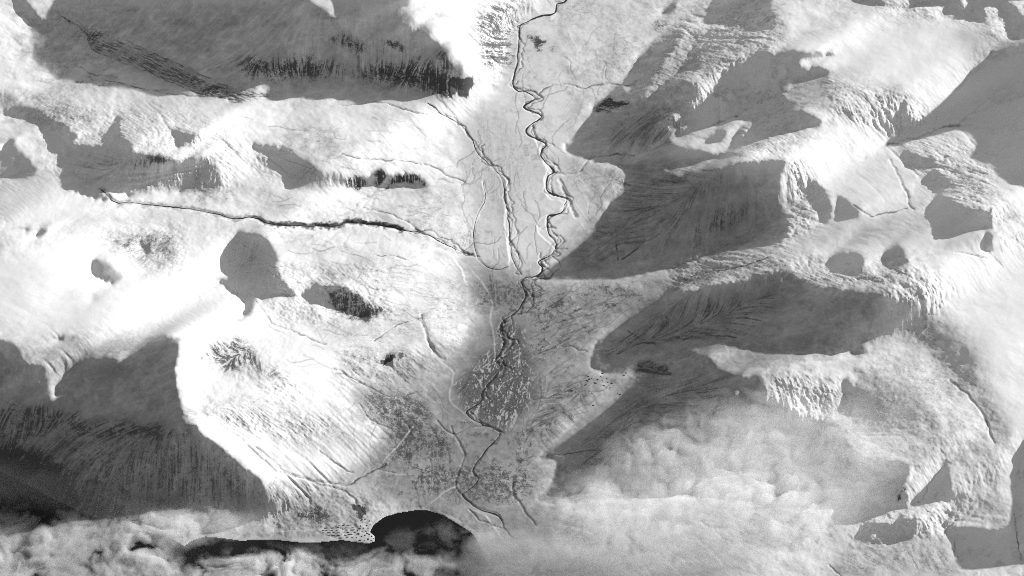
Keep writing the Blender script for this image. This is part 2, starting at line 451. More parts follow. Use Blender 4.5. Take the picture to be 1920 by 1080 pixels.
    return Hm, S, dict(run=run, floor=floor_w, lake=lake, shade=shade, tone=tone, ux=ux, uy=uy, per=per)
# ---------------------------------------------------------------- noise
def _hash(ix, iy, seed):
    n = (ix.astype(np.int64) * 374761393 + iy.astype(np.int64) * 668265263 + seed * 974634777) & 0x7fffffff
    n = ((n ^ (n >> 13)) * 1274126177) & 0x7fffffff
    return ((n ^ (n >> 16)) & 0xffff).astype(np.float32) / 65535.0


def vnoise(x, y, seed=0):
    ix = np.floor(x); iy = np.floor(y)
    fx = (x - ix).astype(np.float32); fy = (y - iy).astype(np.float32)
    fx = fx * fx * fx * (fx * (fx * 6 - 15) + 10); fy = fy * fy * fy * (fy * (fy * 6 - 15) + 10)
    a = _hash(ix, iy, seed); b = _hash(ix + 1, iy, seed); c = _hash(ix, iy + 1, seed); d = _hash(ix + 1, iy + 1, seed)
    return (a * (1 - fx) + b * fx) * (1 - fy) + (c * (1 - fx) + d * fx) * fy


def fbm(x, y, octaves=4, seed=0, gain=.5, rot=True):
    """about -1..1"""
    o = np.zeros(x.shape, np.float32); amp = 1.0; tot = 0.0
    for k in range(octaves):
        o += amp * (2 * vnoise(x, y, seed + k) - 1); tot += amp
        x, y = (x * .8 - y * .6) * 2.03 + 17.3, (x * .6 + y * .8) * 2.03 - 9.1
        amp *= gain
    return o / tot * 1.6


def ridged(x, y, octaves=3, seed=0):
    """0..1, one along thin veins"""
    o = np.zeros(x.shape, np.float32); amp = 1.0; tot = 0.0
    for k in range(octaves):
        o += amp * (1 - np.abs(2 * vnoise(x, y, seed + k) - 1)) ** 3; tot += amp
        x, y = (x * .8 - y * .6) * 2.1 + 5.3, (x * .6 + y * .8) * 2.1 - 3.1
        amp *= .6
    return o / tot


def sstep(a, b, x):
    t = np.clip((x - a) / (b - a), 0, 1)
    return t * t * (3 - 2 * t)


# ---------------------------------------------------------------- fine terrain grid
def axis_points(lo, hi, step, far, grow=1.16):
    mid = np.arange(lo, hi + step * .5, step)
    ext = []; d = step; v = 0.0
    while v < far:
        d *= grow; v += d; ext.append(v)
    ext = np.array(ext)
    return np.concatenate([lo - ext[::-1], mid, mid[-1] + ext])


STEP = 1.6
fxs = axis_points(-60.0, 1980.0, STEP, 1500.0)
fys = axis_points(-60.0, 1140.0, STEP, 900.0)
MX, MY = len(fxs), len(fys)
FX, FY = np.meshgrid(fxs, fys)
i_lo = int(np.argmin(abs(fxs + 60))); j_lo = int(np.argmin(abs(fys + 60)))


def coarse_uv(X, Y):
    return (X - X0) / CELL, (Y - Y0) / CELL


def cubic_axis(a, t, axis):
    """uniform cubic B-spline resampling of a along axis at positions t"""
    a = np.moveaxis(a, axis, 0)
    n = a.shape[0]
    t = np.clip(t, 0, n - 1)
    i = np.minimum(np.floor(t).astype(int), n - 2); f = t - i
    w = [(1 - f) ** 3 / 6, (3 * f ** 3 - 6 * f ** 2 + 4) / 6, (-3 * f ** 3 + 3 * f ** 2 + 3 * f + 1) / 6, f ** 3 / 6]
    o = 0
    for k in range(4):
        idx = np.clip(i + k - 1, 0, n - 1)
        o = o + a[idx] * w[k][:, None]
    return np.moveaxis(o, 0, axis)


def upsample(a):
    u = (fxs - X0) / CELL; v = (fys - Y0) / CELL
    return cubic_axis(cubic_axis(np.asarray(a, float), u, 1), v, 0)


def fine_fill(polys, soft=0, warp=0.0):
    m = np.zeros(FX.shape, np.float32)
    A, B = (FX + warp * WARP[0], FY + .7 * warp * WARP[1]) if warp else (FX, FY)
    for p in polys:
        m = np.maximum(m, fill(p, A, B))
    return blur(m, soft).astype(np.float32) if soft else m


def line_dist(pts, reach):
    """distance (and signed side) from the fine grid to a polyline, capped at reach"""
    pts = np.asarray(pts, float).reshape(-1, 2)
    D = np.full(FX.shape, reach, np.float32); Sg = np.zeros(FX.shape, np.float32)
    for (ax, ay), (bx, by) in zip(pts[:-1], pts[1:]):
        i0, i1 = np.searchsorted(fxs, [min(ax, bx) - reach, max(ax, bx) + reach])
        j0, j1 = np.searchsorted(fys, [min(ay, by) - reach, max(ay, by) + reach])
        if i1 <= i0 or j1 <= j0:
            continue
        x = FX[j0:j1, i0:i1]; y = FY[j0:j1, i0:i1]
        dx, dy = bx - ax, by - ay
        L2 = dx * dx + dy * dy + 1e-9
        t = np.clip(((x - ax) * dx + (y - ay) * dy) / L2, 0, 1)
        d = np.hypot(x - ax - t * dx, y - ay - t * dy)
        s = np.sign((x - ax) * dy - (y - ay) * dx)
        v = D[j0:j1, i0:i1]; m = d < v
        v[m] = d[m]; Sg[j0:j1, i0:i1][m] = s[m]
    return D, Sg


def smooth_line(pts, step=2.0, wob=0.0, seed=1):
    """Catmull-Rom through the surveyed points, resampled, with a little wandering"""
    p = np.asarray(pts, float).reshape(-1, 2)
    p = np.vstack([2 * p[0] - p[1], p, 2 * p[-1] - p[-2]])
    out = []
    for k in range(1, len(p) - 2):
        n = max(2, int(np.hypot(*(p[k + 1] - p[k])) / step))
        t = (np.arange(n) / n)[:, None]
        out.append(.5 * (2 * p[k] + (p[k + 1] - p[k - 1]) * t + (2 * p[k - 1] - 5 * p[k] + 4 * p[k + 1] - p[k + 2]) * t ** 2
                         + (3 * p[k] - p[k - 1] - 3 * p[k + 1] + p[k + 2]) * t ** 3))
    out.append(p[-2][None])
    o = np.vstack(out)
    if wob:
        s = np.arange(len(o)) * step
        o[:, 0] += wob * fbm(s / 14.0, s * 0 + seed * 7.7, 3, seed)
        o[:, 1] += wob * fbm(s / 14.0, s * 0 + seed * 3.1 + 50, 3, seed + 9)
    return o


# ---------------------------------------------------------------- streams, terraces and bare ground of the survey
RIVER = [1075,-40,1062,0,1045,8,1040,25,1015,30,990,40,977,48,974,60,972,90,970,120,963,145,962,160,970,170,985,172,1000,180,1003,186,985,197,984,203,1005,212,1015,219,1010,225,997,232,987,243,990,252,1005,260,1020,268,1024,274,1016,281,1015,293,1025,305,1035,315,1039,323,1028,331,1024,345,1027,358,1045,366,1060,370,1063,377,1058,385,1055,396,1045,401,1030,405,1026,413,1028,436,1036,446,1043,455,1041,468,1032,479,1016,487,1010,492,1017,503,1013,514,1000,519,985,521,979,530,982,540,986,550,984,560,975,577,962,590,946,600,940,612,939,624,945,641,940,660,931,675,938,690,925,711,906,735,904,750,890,762,876,772,885,784,905,795,930,804,938,812,930,825,915,840,905,855,895,868,887,880,889,890,897,898,890,910,876,921,867,928,880,940,890,950,905,957,930,964,940,974,944,984]
WEST_BRANCH = [800,192,816,202,830,215,860,231,871,241,885,260,895,285,910,300,925,315,940,331,945,350,948,375,953,400,955,430,957,460,960,480,968,499,978,514]
FAR_WEST_BRANCH = [905,340,911,370,900,395,893,415,888,440,890,460,898,487,915,500,932,506,950,500]
GORGE = [190,355,215,378,240,380,300,385,340,390,385,397,420,405,440,410,480,408,503,420,560,423,620,424,640,422,652,417,700,421,735,425,752,431]
GORGE_FAN = [752,431,790,436,820,450,850,465,870,474,886,478]
STREAMS = [  # width, points
 (2.0, [1035,325,1065,325,1085,320,1095,310,1115,295,1150,290,1190,292]),
 (3.2, [1050,338,1057,352,1063,368,1068,384,1073,396,1080,405]),
 (1.8, [1155,455,1157,470,1160,488]),
 (2.2, [1168,484,1185,473,1198,463,1212,449]),
 (1.6, [1010,178,1030,163,1060,158,1095,165,1130,158,1190,160]),
 (1.6, [480,565,505,598,515,610,560,625,590,640,610,645]),
 (2.6, [790,592,794,605,800,630,806,645,818,662,832,672]),
 (2.4, [480,838,510,862,530,882,550,892,580,900,610,905,640,908,660,905,690,888,720,872]),
 (1.8, [585,905,615,912,640,918,660,930,670,945,682,962]),
 (1.4, [600,845,630,870,650,884,660,888]),
 (2.0, [1015,430,1024,428,1040,426]),
 (1.6, [945,985,950,1000,970,1010]),
 (1.8, [960,905,964,930,975,940,985,960,1005,985]),
 (1.5, [955,870,985,860,1015,855,1060,850,1110,845,1180,835]),
 (1.4, [1080,880,1120,850,1160,820]),
 (1.5, [1090,920,1120,890,1150,850]),
 (2.2, [1667,302,1680,320,1690,340,1700,362,1704,385,1712,392]),
 (1.8, [1600,385,1622,402,1636,406,1660,400,1700,392]),
 (2.0, [1295,520,1330,510,1390,500,1440,484]),
 (1.6, [1790,473,1820,476,1850,483]),
 (1.3, [640,290,700,300,790,306,840,330,870,340]),
 (1.5, [680,390,720,398,760,415,800,440]),
 (1.4, [700,478,740,480,765,488]),
 (1.4, [700,640,740,612,790,595]),
 (1.3, [625,690,700,730,740,745,790,735]),
 (1.5, [675,760,700,790,740,805]),
 (1.3, [1010,620,1060,600,1110,590,1150,575,1180,555]),
 (1.3, [1000,665,1060,650,1100,660]),
 (1.8, [1160,665,1200,645,1260,640,1320,630,1380,632]),
 (1.2, [1180,620,1210,640,1240,650]),
 (1.4, [640,200,700,192,760,205,800,215]),
 (1.4, [820,790,850,815,880,800,910,800]),
 (1.4, [845,800,870,850,860,890,855,910,868,930]),
 (1.4, [1000,750,1040,740,1090,720]),
 (1.5, [1555,1060,1575,1080,1590,1100]),
 (1.5, [880,955,900,975,940,990]),
 (1.3, [140,120,200,150,300,172,400,184]),
 (1.8, [1900,960,1905,1000,1915,1050]),
 (2.2, [1780,712,1815,742,1840,775,1855,808,1866,830]),
]
for _k in range(11):                                     # debris bands drawn down the shaded trough
    _o = -16 + 3.4 * _k
    STREAMS.append((1.5, [110 + 9 * _k, 44 + .9 * _o, 170, 72 + _o, 235, 96 + 1.2 * _o, 310, 128 + 1.2 * _o, 380, 158 + _o, 450, 180 + .6 * _o, 520 - 9 * _k, 186 + .4 * _o]))
ROADS = [[480,990,520,996,560,995,610,992,650,1000], [715,870,740,842,760,820,775,800], [860,910,830,925,800,950,780,955], [700,880,725,886,760,890]]
TERRACES = [  # line with the high ground on its left when followed; height in units
 (.8, [1000,255,1008,275,1016,300,1026,318]), (.7, [1022,322,1020,345,1030,372,1052,378]), (.7, [1050,392,1020,405,1006,420,1012,440,1030,458]),
 (.65, [895,520,912,545,921,565,919,600,924,630,927,665]),
 (.7, [805,655,815,672,842,690,850,705,842,730,845,755,868,775]),
 (.8, [950,340,950,380,945,420,955,490]), (.8, [905,345,910,372,890,420]),
 (.8, [1025,990,1060,988,1110,1003]), (.8, [1135,990,1200,965,1214,978,1205,995]),
 (.7, [890,960,912,970,940,1010]), (1.0, [780,470,830,470,860,500,870,520]),
]
BANKS = []   # steep rock walls of the gorge: width, depth
# bare ground: (cover 0..1, softness, follows the fall line 0..1, outline)
BARE = [
 (.5, 2, 1, [385,638,470,638,486,690,440,702,392,684]), (.42, 2, .9, [468,660,520,690,540,730,500,720,470,690]),
 (.34, 3, .8, [345,760,470,766,490,790,360,792]), (.3, 4, .6, [120,285,250,285,230,345,130,350]),
 (.3, 4, .7, [425,440,500,445,515,530,440,520]), (.4, 3, .6, [195,430,320,440,330,490,270,498,220,470]),
 (.36, 4, .6, [560,300,640,320,560,350,540,335]), (.34, 4, .7, [500,905,560,925,600,960,520,950]),
 (.32, 5, .5, [560,590,700,600,790,600,800,640,700,660,600,640]), (.36, 4, .5, [600,640,820,650,840,700,760,730,640,720]),
 (.34, 5, .6, [480,780,680,800,700,850,600,850,500,810]), (.3, 6, .4, [640,870,800,880,900,940,840,960,700,930]),
 (.34, 5, .5, [1000,545,1180,535,1200,570,1100,620,1000,640]), (.4, 5, .7, [1000,720,1110,705,1180,715,1080,790,1010,850,970,840]),
 (.28, 5, .4, [880,200,960,220,1000,330,960,420,900,400,870,300]), (.3, 4, .4, [1040,290,1160,310,1180,350,1100,400,1060,380]),
 (.7, 7, .8, [300,118,430,112,560,100,640,118,700,112,790,110,850,128,880,150,875,185,790,178,700,152,560,150,480,148,380,135]),
 (.22, 8, .8, [180,0,560,0,640,60,800,70,850,130,600,130,300,110,200,70]),
 (.55, 3, .4, [605,68,640,60,680,70,702,84,695,97,650,92,615,80]),
 (.60, 2, .3, [713,70,735,70,757,84,772,100,745,98,722,82]),
 (.5, 2, .5, [695,68,705,72,720,95,738,106,720,106,705,88]),
 (.5, 3, .4, [570,6,600,12,645,42,600,42,580,36]),
 (.42, 2, .3, [255,40,330,26,400,8,460,-5,465,4,400,18,330,38,260,50]),
 (.36, 2, .3, [480,44,520,35,545,36,540,48,500,56,480,58]),
 (.74, 1, .8, [826,160,848,142,880,148,886,170,872,189,842,182,828,170]),
 (.5, 3, .7, [815,95,840,98,864,125,850,142,812,138]),
 (.48, 5, .2, [70,35,120,42,160,58,220,80,300,108,350,128,400,158,470,160,500,190,400,182,340,166,300,152,250,132,200,107,130,72,90,62]),
 (.55, 3, .2, [320,130,380,150,440,172,540,180,480,192,400,184,330,160]),
 (.52, 4, .6, [890,20,930,-10,985,-10,975,55,962,145,920,142,893,120,880,90]),
 (.35, 4, .5, [900,0,1000,-40,1040,-40,1010,20,975,40]),
 (.62, 1, .3, [985,62,1004,63,1020,76,1014,93,998,88,990,72]),
 (.55, 2, .2, [1035,80,1050,82,1055,95,1040,92]), (.4, 2, .2, [1040,100,1055,112,1048,126,1040,115]),
 (.3, 6, .2, [1060,0,1230,0,1240,40,1190,70,1140,90,1120,40,1060,20]),
 (.5, 3, .4, [1220,35,1250,25,1260,60,1235,70,1222,60]),
 (.6, 1, .4, [1113,197,1150,186,1176,190,1186,201,1160,213,1128,211]),
 (.36, 6, .8, [1130,200,1300,190,1310,240,1260,290,1180,300,1130,280]),
 (.38, 8, .8, [1090,300,1300,300,1420,310,1300,420,1180,490,1060,520,1050,480,1140,380]),
 (.5, 6, .4, [1243,372,1300,343,1312,360,1270,390,1245,406]),
 (.45, 4, .7, [1270,440,1330,400,1400,380,1410,400,1340,450,1280,490]),
 (.42, 4, .7, [1270,500,1310,470,1360,460,1300,510,1250,540]),
 (.45, 2, .4, [1240,540,1300,505,1400,485,1430,490,1330,530,1260,560]),
 (.55, 1, .9, [652,332,682,328,694,342,678,353,648,350]),
 (.66, 1, .9, [699,330,708,316,716,320,722,336,718,353,702,351]),
 (.62, 1, .9, [724,333,790,330,803,344,788,353,726,352]),
 (.3, 3, .6, [560,315,650,318,650,352,550,354]),
 (.5, 2, .8, [225,295,300,287,330,302,400,291,411,309,330,310,235,312]),
 (.42, 3, .6, [215,342,300,342,300,362,235,362]), (.28, 5, .8, [125,290,410,300,420,350,130,350]),
 (.5, 1, .6, [598,535,650,539,692,560,727,590,690,600,640,587,608,570]),
 (.4, 4, .4, [690,555,740,565,760,585,730,600,700,590]),
 (.42, 3, .4, [633,670,690,664,730,660,784,666,785,684,740,694,700,684,660,712,630,700]),
 (.7, 0, .7, [722,661,737,661,738,689,725,686]), (.6, 1, .4, [745,660,782,673,775,683,748,682]),
 (.5, 3, .6, [-20,752,60,752,110,764,150,780,300,792,372,802,362,832,200,832,100,816,40,835,-20,835]),
 (.42, 8, .55, [-60,800,370,800,500,910,500,960,300,970,100,950,-60,900]),
 (.92, 12, .4, [-160,820,20,815,90,850,160,900,240,950,300,975,200,985,-160,900]),
 (.5, 5, .3, [170,895,240,880,260,920,200,930]),
 (.5, 5, .3, [690,720,760,730,800,742,822,790,862,832,850,872,780,878,718,862,742,820,690,790,650,760]),
 (.55, 3, .3, [745,828,800,838,806,872,738,870]), (.5, 3, .3, [845,780,880,800,872,820,850,812]),
 (.3, 3, .4, [480,770,560,775,660,800,690,830,600,825,540,800,480,800]),
 (.34, 4, .2, [540,940,600,940,680,980,700,1010,640,1012,560,1014,480,1010,440,995,520,985]),
 (.62, 3, .3, [542,950,600,950,645,976,620,986,560,982]),
 (.66, 0, .3, [660,938,676,945,689,962,684,970,664,957]),
 (.25, 4, .5, [820,450,900,490,950,520,970,560,940,600,925,560,890,520,850,490]),
 (.24, 4, .3, [985,560,1110,540,1130,590,1060,620,1000,650,985,610]),
 (.42, 4, .2, [985,662,1050,664,1085,682,1060,702,995,704]),
 (.32, 4, .7, [1010,715,1090,705,1180,720,1110,770,1010,850,960,850,990,780]),
 (.5, 1, .3, [1178,692,1190,680,1240,680,1262,700,1200,708]),
 (.4, 6, .8, [1110,640,1300,550,1500,540,1420,640,1200,650,1120,700]),
 (.36, 6, .8, [1200,700,1340,690,1400,740,1300,860,1100,900,1060,850]),
 (.45, 2, .2, [975,935,992,935,998,948,985,954,976,948]),
 (.4, 2, .2, [895,940,920,945,940,965,905,958]),
 (.3, 4, .4, [560,500,700,470,780,490,870,520,830,560,700,560]),
 (.35, 3, .3, [800,560,870,570,880,600,830,620,795,600]),
 (.32, 3, .4, [800,630,900,615,900,660,850,672,810,665]),
 (.3, 3, .4, [700,600,790,598,800,640,740,640,700,625]),
 (.3, 4, .3, [570,630,660,620,670,645,600,650]),
 (.6, 1, .4, [1685,940,1705,905,1715,900,1700,935]),
 (.35, 4, .5, [1580,1030,1660,1015,1780,1020,1800,1080,1560,1100]),
 (.4, 2, .2, [1895,940,1905,930,1915,1010,1900,1005]),
 (.3, 2, .2, [1703,378,1716,385,1730,392,1712,398]),
 (.3, 3, .4, [80,180,125,165,135,180,115,190]),
 (.25, 3, .3, [100,410,320,400,320,420,100,425]),
]
BRAIDS = [945,588,986,602,985,640,996,680,1002,740,985,782,950,812,920,800,880,776,850,750,850,715,875,690,880,670,910,660,925,640,934,612]
# snow albedo share: thinner snow on low ground, and shade painted darker on flanks
THIN_AND_SHADE = [
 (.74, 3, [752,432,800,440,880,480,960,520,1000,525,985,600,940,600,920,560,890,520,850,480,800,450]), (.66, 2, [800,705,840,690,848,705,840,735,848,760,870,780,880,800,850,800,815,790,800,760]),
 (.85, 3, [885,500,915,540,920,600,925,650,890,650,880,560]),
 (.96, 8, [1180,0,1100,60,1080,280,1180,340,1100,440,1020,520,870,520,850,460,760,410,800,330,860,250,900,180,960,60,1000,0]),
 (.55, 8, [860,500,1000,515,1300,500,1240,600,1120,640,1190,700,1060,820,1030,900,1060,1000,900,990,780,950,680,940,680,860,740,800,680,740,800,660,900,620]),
 (.56, 6, [1056,280,1180,345,1000,519,1150,530,1440,465,1480,400,1440,320,1250,310]),  # shaded flank above the river bend, its shade deepened by darker albedo
 (.54, 8, [1240,560,1440,510,1700,570,1600,660,1440,700,1440,760,1200,930,1010,940,1020,850,1200,690,1100,690]),  # shade of the lower right spurs painted into the snow colour
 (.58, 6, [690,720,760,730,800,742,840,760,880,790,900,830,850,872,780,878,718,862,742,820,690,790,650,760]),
 (.74, 8, [1060,270,1290,40,1330,130,1250,220,1250,290]),  # upper spur's shaded side, painted darker
 (.80, 8, [60,0,860,0,870,190,450,195,60,110]),  # shaded wall at the top, slightly darkened in colour
 (.52, 8, [-60,640,340,640,370,810,510,940,480,970,-60,1000]),  # shaded face over the fjord, deeper shade put into the albedo
 (.30, 14, [-160,860,0,850,150,915,330,965,330,1010,200,1000,-160,960]),  # land darkened further so it fades into the black water
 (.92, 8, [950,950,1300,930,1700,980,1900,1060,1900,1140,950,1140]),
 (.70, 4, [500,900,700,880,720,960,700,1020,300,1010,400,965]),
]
# coarse texture of the relief: (amplitude, softness, outline)
ROUGH = [
 (1.0, 6, [1260,40,1440,0,1480,80,1370,140,1330,180,1280,260,1200,220,1210,160]),
 (1.2, 5, [1460,260,1540,330,1530,440,1440,470,1480,380,1470,300]),
 (1.1, 5, [1500,500,1760,500,1770,570,1720,600,1640,545,1500,530]),
 (1.0, 6, [1680,260,1860,270,1880,420,1790,380,1720,320]),
 (1.0, 5, [1540,140,1700,180,1760,220,1680,250,1560,220]),
 (1.1, 6, [1430,690,1580,720,1580,780,1450,790]),
 (.38, 8, [1600,640,1900,700,1900,1000,1600,1000]),
 (1.0, 5, [1600,960,1800,940,1800,1010,1600,1030]),
 (1.0, 6, [340,635,540,640,560,760,440,700,360,680]),
 (.9, 6, [340,755,500,765,660,800,560,830,340,790]),
 (1.0, 6, [190,430,340,430,360,500,260,520]),
 (1.0, 5, [480,500,720,500,740,600,500,610]),
 (.8, 6, [470,265,540,270,560,350,480,330]),
 (.8, 6, [60,180,430,230,440,360,100,350]),
 (.9, 5, [1240,480,1560,470,1520,520,1250,560]),
 (.8, 6, [500,900,720,930,700,1010,500,1000]),
 (.9, 4, [1390,245,1540,240,1480,300,1390,300]),
 (.7, 5, [630,655,790,655,780,720,640,730]),
 (.9, 4, [880,10,980,0,970,150,880,150]),
 (1.0, 5, [1600,0,1920,0,1920,80,1700,30]),
]

H0, SHADED, INFO = solve_terrain()
print('relief solved', round(time.time() - T_START, 1))
Hf = upsample(H0)
GXm, GYm, _ = ground(FX, FY, Hf)                 # map position of every fine vertex
GXm = GXm.astype(np.float32); GYm = GYm.astype(np.float32)

# running water: drainage carved into the hillsides (stream-power law, a few steps), kept as fine relief only
def erode(H, gxm, gym, steps, k, seed, rough_in):
    n0, n1_ = H.shape
    Z = H + rough_in
    idx_ = np.arange(n0 * n1_).reshape(n0, n1_)
    acc_log = None
    for it in range(steps):
        best = np.zeros((n0, n1_)); rec = idx_.copy(); dist = np.ones((n0, n1_))
        for dj in (-1, 0, 1):
            for di in (-1, 0, 1):
                if dj == 0 and di == 0:
                    continue
                a = slice(max(0, -dj), n0 - max(0, dj)); b_ = slice(max(0, -di), n1_ - max(0, di))
                a2 = slice(max(0, dj), n0 - max(0, -dj)); b2 = slice(max(0, di), n1_ - max(0, -di))
                L = np.hypot(gxm[a2, b2] - gxm[a, b_], gym[a2, b2] - gym[a, b_]) + 1e-6
                sl = (Z[a, b_] - Z[a2, b2]) / L
                m = sl > best[a, b_]
                best[a, b_][m] = sl[m]; rec[a, b_][m] = idx_[a2, b2][m]; dist[a, b_][m] = L[m]
        order = np.argsort(-Z.ravel(), kind='stable')
        R = rec.ravel().tolist(); A = [1.0] * (n0 * n1_)
        for i in order.tolist():
            r = R[i]
            if r != i:
                A[r] += A[i]
        A = np.array(A)
        F = (k * np.sqrt(A) / dist.ravel())
        Fl = F.tolist(); zl = Z.ravel().tolist()
        for i in order[::-1].tolist():
            r = R[i]
            if r != i:
                f = Fl[i]
                z = (zl[i] + f * zl[r]) / (1 + f)
                zl[i] = z
        Z = np.array(zl).reshape(n0, n1_)
        acc_log = np.log2(A).reshape(n0, n1_)
    return Z, acc_log


ei = slice(i_lo, MX - i_lo, 2); ej = slice(j_lo, MY - j_lo, 2)
Hs, gxs_, gys_ = Hf[ej, ei], GXm[ej, ei].astype(float), GYm[ej, ei].astype(float)
r_in = 1.1 * fbm(gxs_ / 30, gys_ / 30, 5, 301, .55)
Ze, acc = erode(Hs, gxs_, gys_, 4, .085, 0, r_in)
rel = Ze - Hs
rel = rel - blur(rel, 7)
rel = np.clip(rel, -5.5, 3.5)
acc = np.clip((acc - 4.0) / 7.0, 0, 1)


def to_fine(a):
    """from the drainage grid back to the terrain grid, zero outside it"""
    o = np.zeros(FX.shape, np.float32)
    n0, n1_ = a.shape
    jj_ = np.arange(2 * n0 - 1) / 2.0; ii_ = np.arange(2 * n1_ - 1) / 2.0
    o[j_lo:j_lo + 2 * n0 - 1, i_lo:i_lo + 2 * n1_ - 1] = cubic_axis(cubic_axis(np.asarray(a, float), ii_, 1), jj_, 0)
    return o


relief_f = to_fine(rel); drain_f = to_fine(acc)
print('drainage', round(time.time() - T_START, 1), rel.min(), rel.max(), rel.std())

# fall-line streaks: noise smeared down the slope
dHx = np.gradient(blur(Hf, 3), axis=1); dHy = np.gradient(blur(Hf, 3), axis=0)
mx = np.gradient(GXm, axis=1); my = np.gradient(GYm, axis=0)
sx = dHx / (mx + 1e-6); sy = dHy / (my - 1e-6)     # slope in map units
vx = sx / (mx + 1e-6); vy = sy / (my - 1e-6)       # as a direction on the grid
vl = np.hypot(vx, vy) + 1e-6
vx, vy = (vx / vl).astype(np.float32), (vy / vl).astype(np.float32)
steep = np.hypot(sx, sy).astype(np.float32)
rng = np.random.default_rng(7)
white = rng.random(FX.shape, dtype=np.float32)
J, I = np.mgrid[0:MY, 0:MX].astype(np.float32)


def smear(src, n):
    acc = src.copy(); w = 1.0
    for sg in (-1, 1):
        x, y = I.copy(), J.copy()
        for k in range(n):
            xi = np.clip(x, 0, MX - 1).astype(np.int32); yi = np.clip(y, 0, MY - 1).astype(np.int32)
            x += sg * vx[yi, xi]; y += sg * vy[yi, xi]
            acc += src[np.clip(y + .5, 0, MY - 1).astype(np.int32), np.clip(x + .5, 0, MX - 1).astype(np.int32)]; w += 1
    return acc / w


st1 = smear(white, 9)
st1 = (st1 - st1.mean()) / st1.std()
w2 = blur(rng.random(FX.shape, dtype=np.float32), 1, 2)
st2 = smear(w2, 18)
st2 = (st2 - st2.mean()) / st2.std()
streak = np.clip(.5 + .2 * (.85 * st1 + .45 * st2), 0, 1).astype(np.float32)
print('streaks', round(time.time() - T_START, 1))

floor_f = np.clip(upsample(INFO['floor']), 0, 1).astype(np.float32)
lake_f = np.clip(upsample(INFO['lake'].astype(float)), 0, 1).astype(np.float32)
lake_hard = fine_fill(LAKE, 0)

# relief detail
WARP = (fbm(GXm / 22, GYm / 22, 5, 71, .62), fbm(GXm / 22, GYm / 22, 5, 81, .62))
rough = np.full(FX.shape, .22, np.float32)
for a, s, p in ROUGH:
    m = fine_fill([p], s, 14)
    rough = np.maximum(rough, a * m + rough * (1 - m))
bare = np.zeros(FX.shape, np.float32); flow = np.zeros(FX.shape, np.float32)
for c, s, f, p in BARE:
    m = fine_fill([p], s * 1.4, 16 + 2 * s)
    bare = np.maximum(bare, c * m)
    flow = flow * (1 - m) + f * m
rough = np.maximum(rough, .9 * bare)
rough *= (1 - .75 * floor_f) * (1 - lake_f)
n_big = fbm(GXm / 42, GYm / 42, 3, 11)
n_mid = fbm(GXm / 12, GYm / 12, 3, 21)
n_fine = fbm(GXm / 4.0, GYm / 4.0, 2, 31)
n_patch = fbm(GXm / 95 + .4 * n_mid, GYm / 95, 4, 51)
SMOOTH_SNOW = [[1480,60,1860,40,1800,150,1700,150,1560,130,1480,90], [1480,290,1640,290,1700,390,1560,410,1560,370], [1440,480,1540,425,1650,405,1860,430,1850,480,1640,456,1500,480],
 [-160,480,160,470,420,560,440,600,300,640,60,640,-160,620], [1770,480,2080,480,2080,820,1890,810,1800,600], [100,330,0,350,0,420,220,420,180,380], [480,600,620,640,600,700,480,680], [640,20,760,-20,880,-20,870,100,830,80]]
smooth_snow = fine_fill(SMOOTH_SNOW, 10)
rough *= 1 - .75 * smooth_snow
sprinkle = .30 * sstep(.05, .7, n_patch) * (1 - smooth_snow) * (1 - lake_f)
bare = np.maximum(bare, sprinkle)
tundra = fine_fill([[860,500,1000,515,1280,520,1240,570,1110,640,1110,690,1190,700,1060,820,1000,860,1030,930,960,960,880,960,830,950,740,955,690,930,680,860,760,800,680,740,800,660,900,620]], 12)
bare = np.maximum(bare, tundra * (.24 + .26 * sstep(-.5, .8, n_patch + .5 * n_mid)))
valley = fine_fill([[980,40,1060,20,1180,60,1200,120,1060,280,1180,340,1010,520,870,500,800,420,840,240,940,190,960,80]], 10)
bare = np.maximum(bare, valley * .20 * sstep(-.2, .9, n_patch + .7 * n_mid))
inner = sstep(0, .15, steep)
Hd = Hf + rough * (.42 * n_mid + .36 * n_fine) + (.5 + .5 * inner) * (1 - floor_f) * (1 - lake_f) * .45 * n_big
ledge = fbm(Hf / 2.6 + .5 * n_mid, Hf * 0 + .15 * n_big, 2, 61)
Hd += .38 * ledge * np.maximum(rough, .15) * (1 - floor_f) * (1 - lake_f) * sstep(.03, .2, steep)
Hd += relief_f * (1 - .9 * floor_f) * (1 - lake_f) * (1 - .5 * smooth_snow) * (.55 + .45 * np.clip(rough * 1.4, 0, 1))
Hd += .09 * n_mid * floor_f * (1 - lake_f)
Hd += (streak - .5) * np.clip(steep * 1.6, 0, 1) * np.maximum(rough, .25) * 1.9
# hills outside the surveyed frame
outx = np.clip(np.maximum(-60 - FX, FX - 1980) / 500, 0, 1); outy = np.clip(np.maximum(-60 - FY, FY - 1140) / 400, 0, 1)
Hd += np.maximum(outx, outy) * 18 * fbm(GXm / 240, GYm / 240, 4, 77)

# channels cut into the ground
river_line = smooth_line(RIVER, 2, .6, 3)
west_line = smooth_line(WEST_BRANCH, 2, 1.2, 4)
far_west_line = smooth_line(FAR_WEST_BRANCH, 2, 1.2, 5)
gorge_line = smooth_line(GORGE, 2, 1.2, 6)
fan_line = smooth_line(GORGE_FAN, 2, 1.0, 7)


def cut(line, half, depth, jitter=.35):
    global Hd
    D, _ = line_dist(line, half * 2.2)
    w = half * (1 + jitter * n_mid)
    Hd -= depth * (1 - sstep(.25, 1.0, D / np.maximum(w, .5)))
    return D


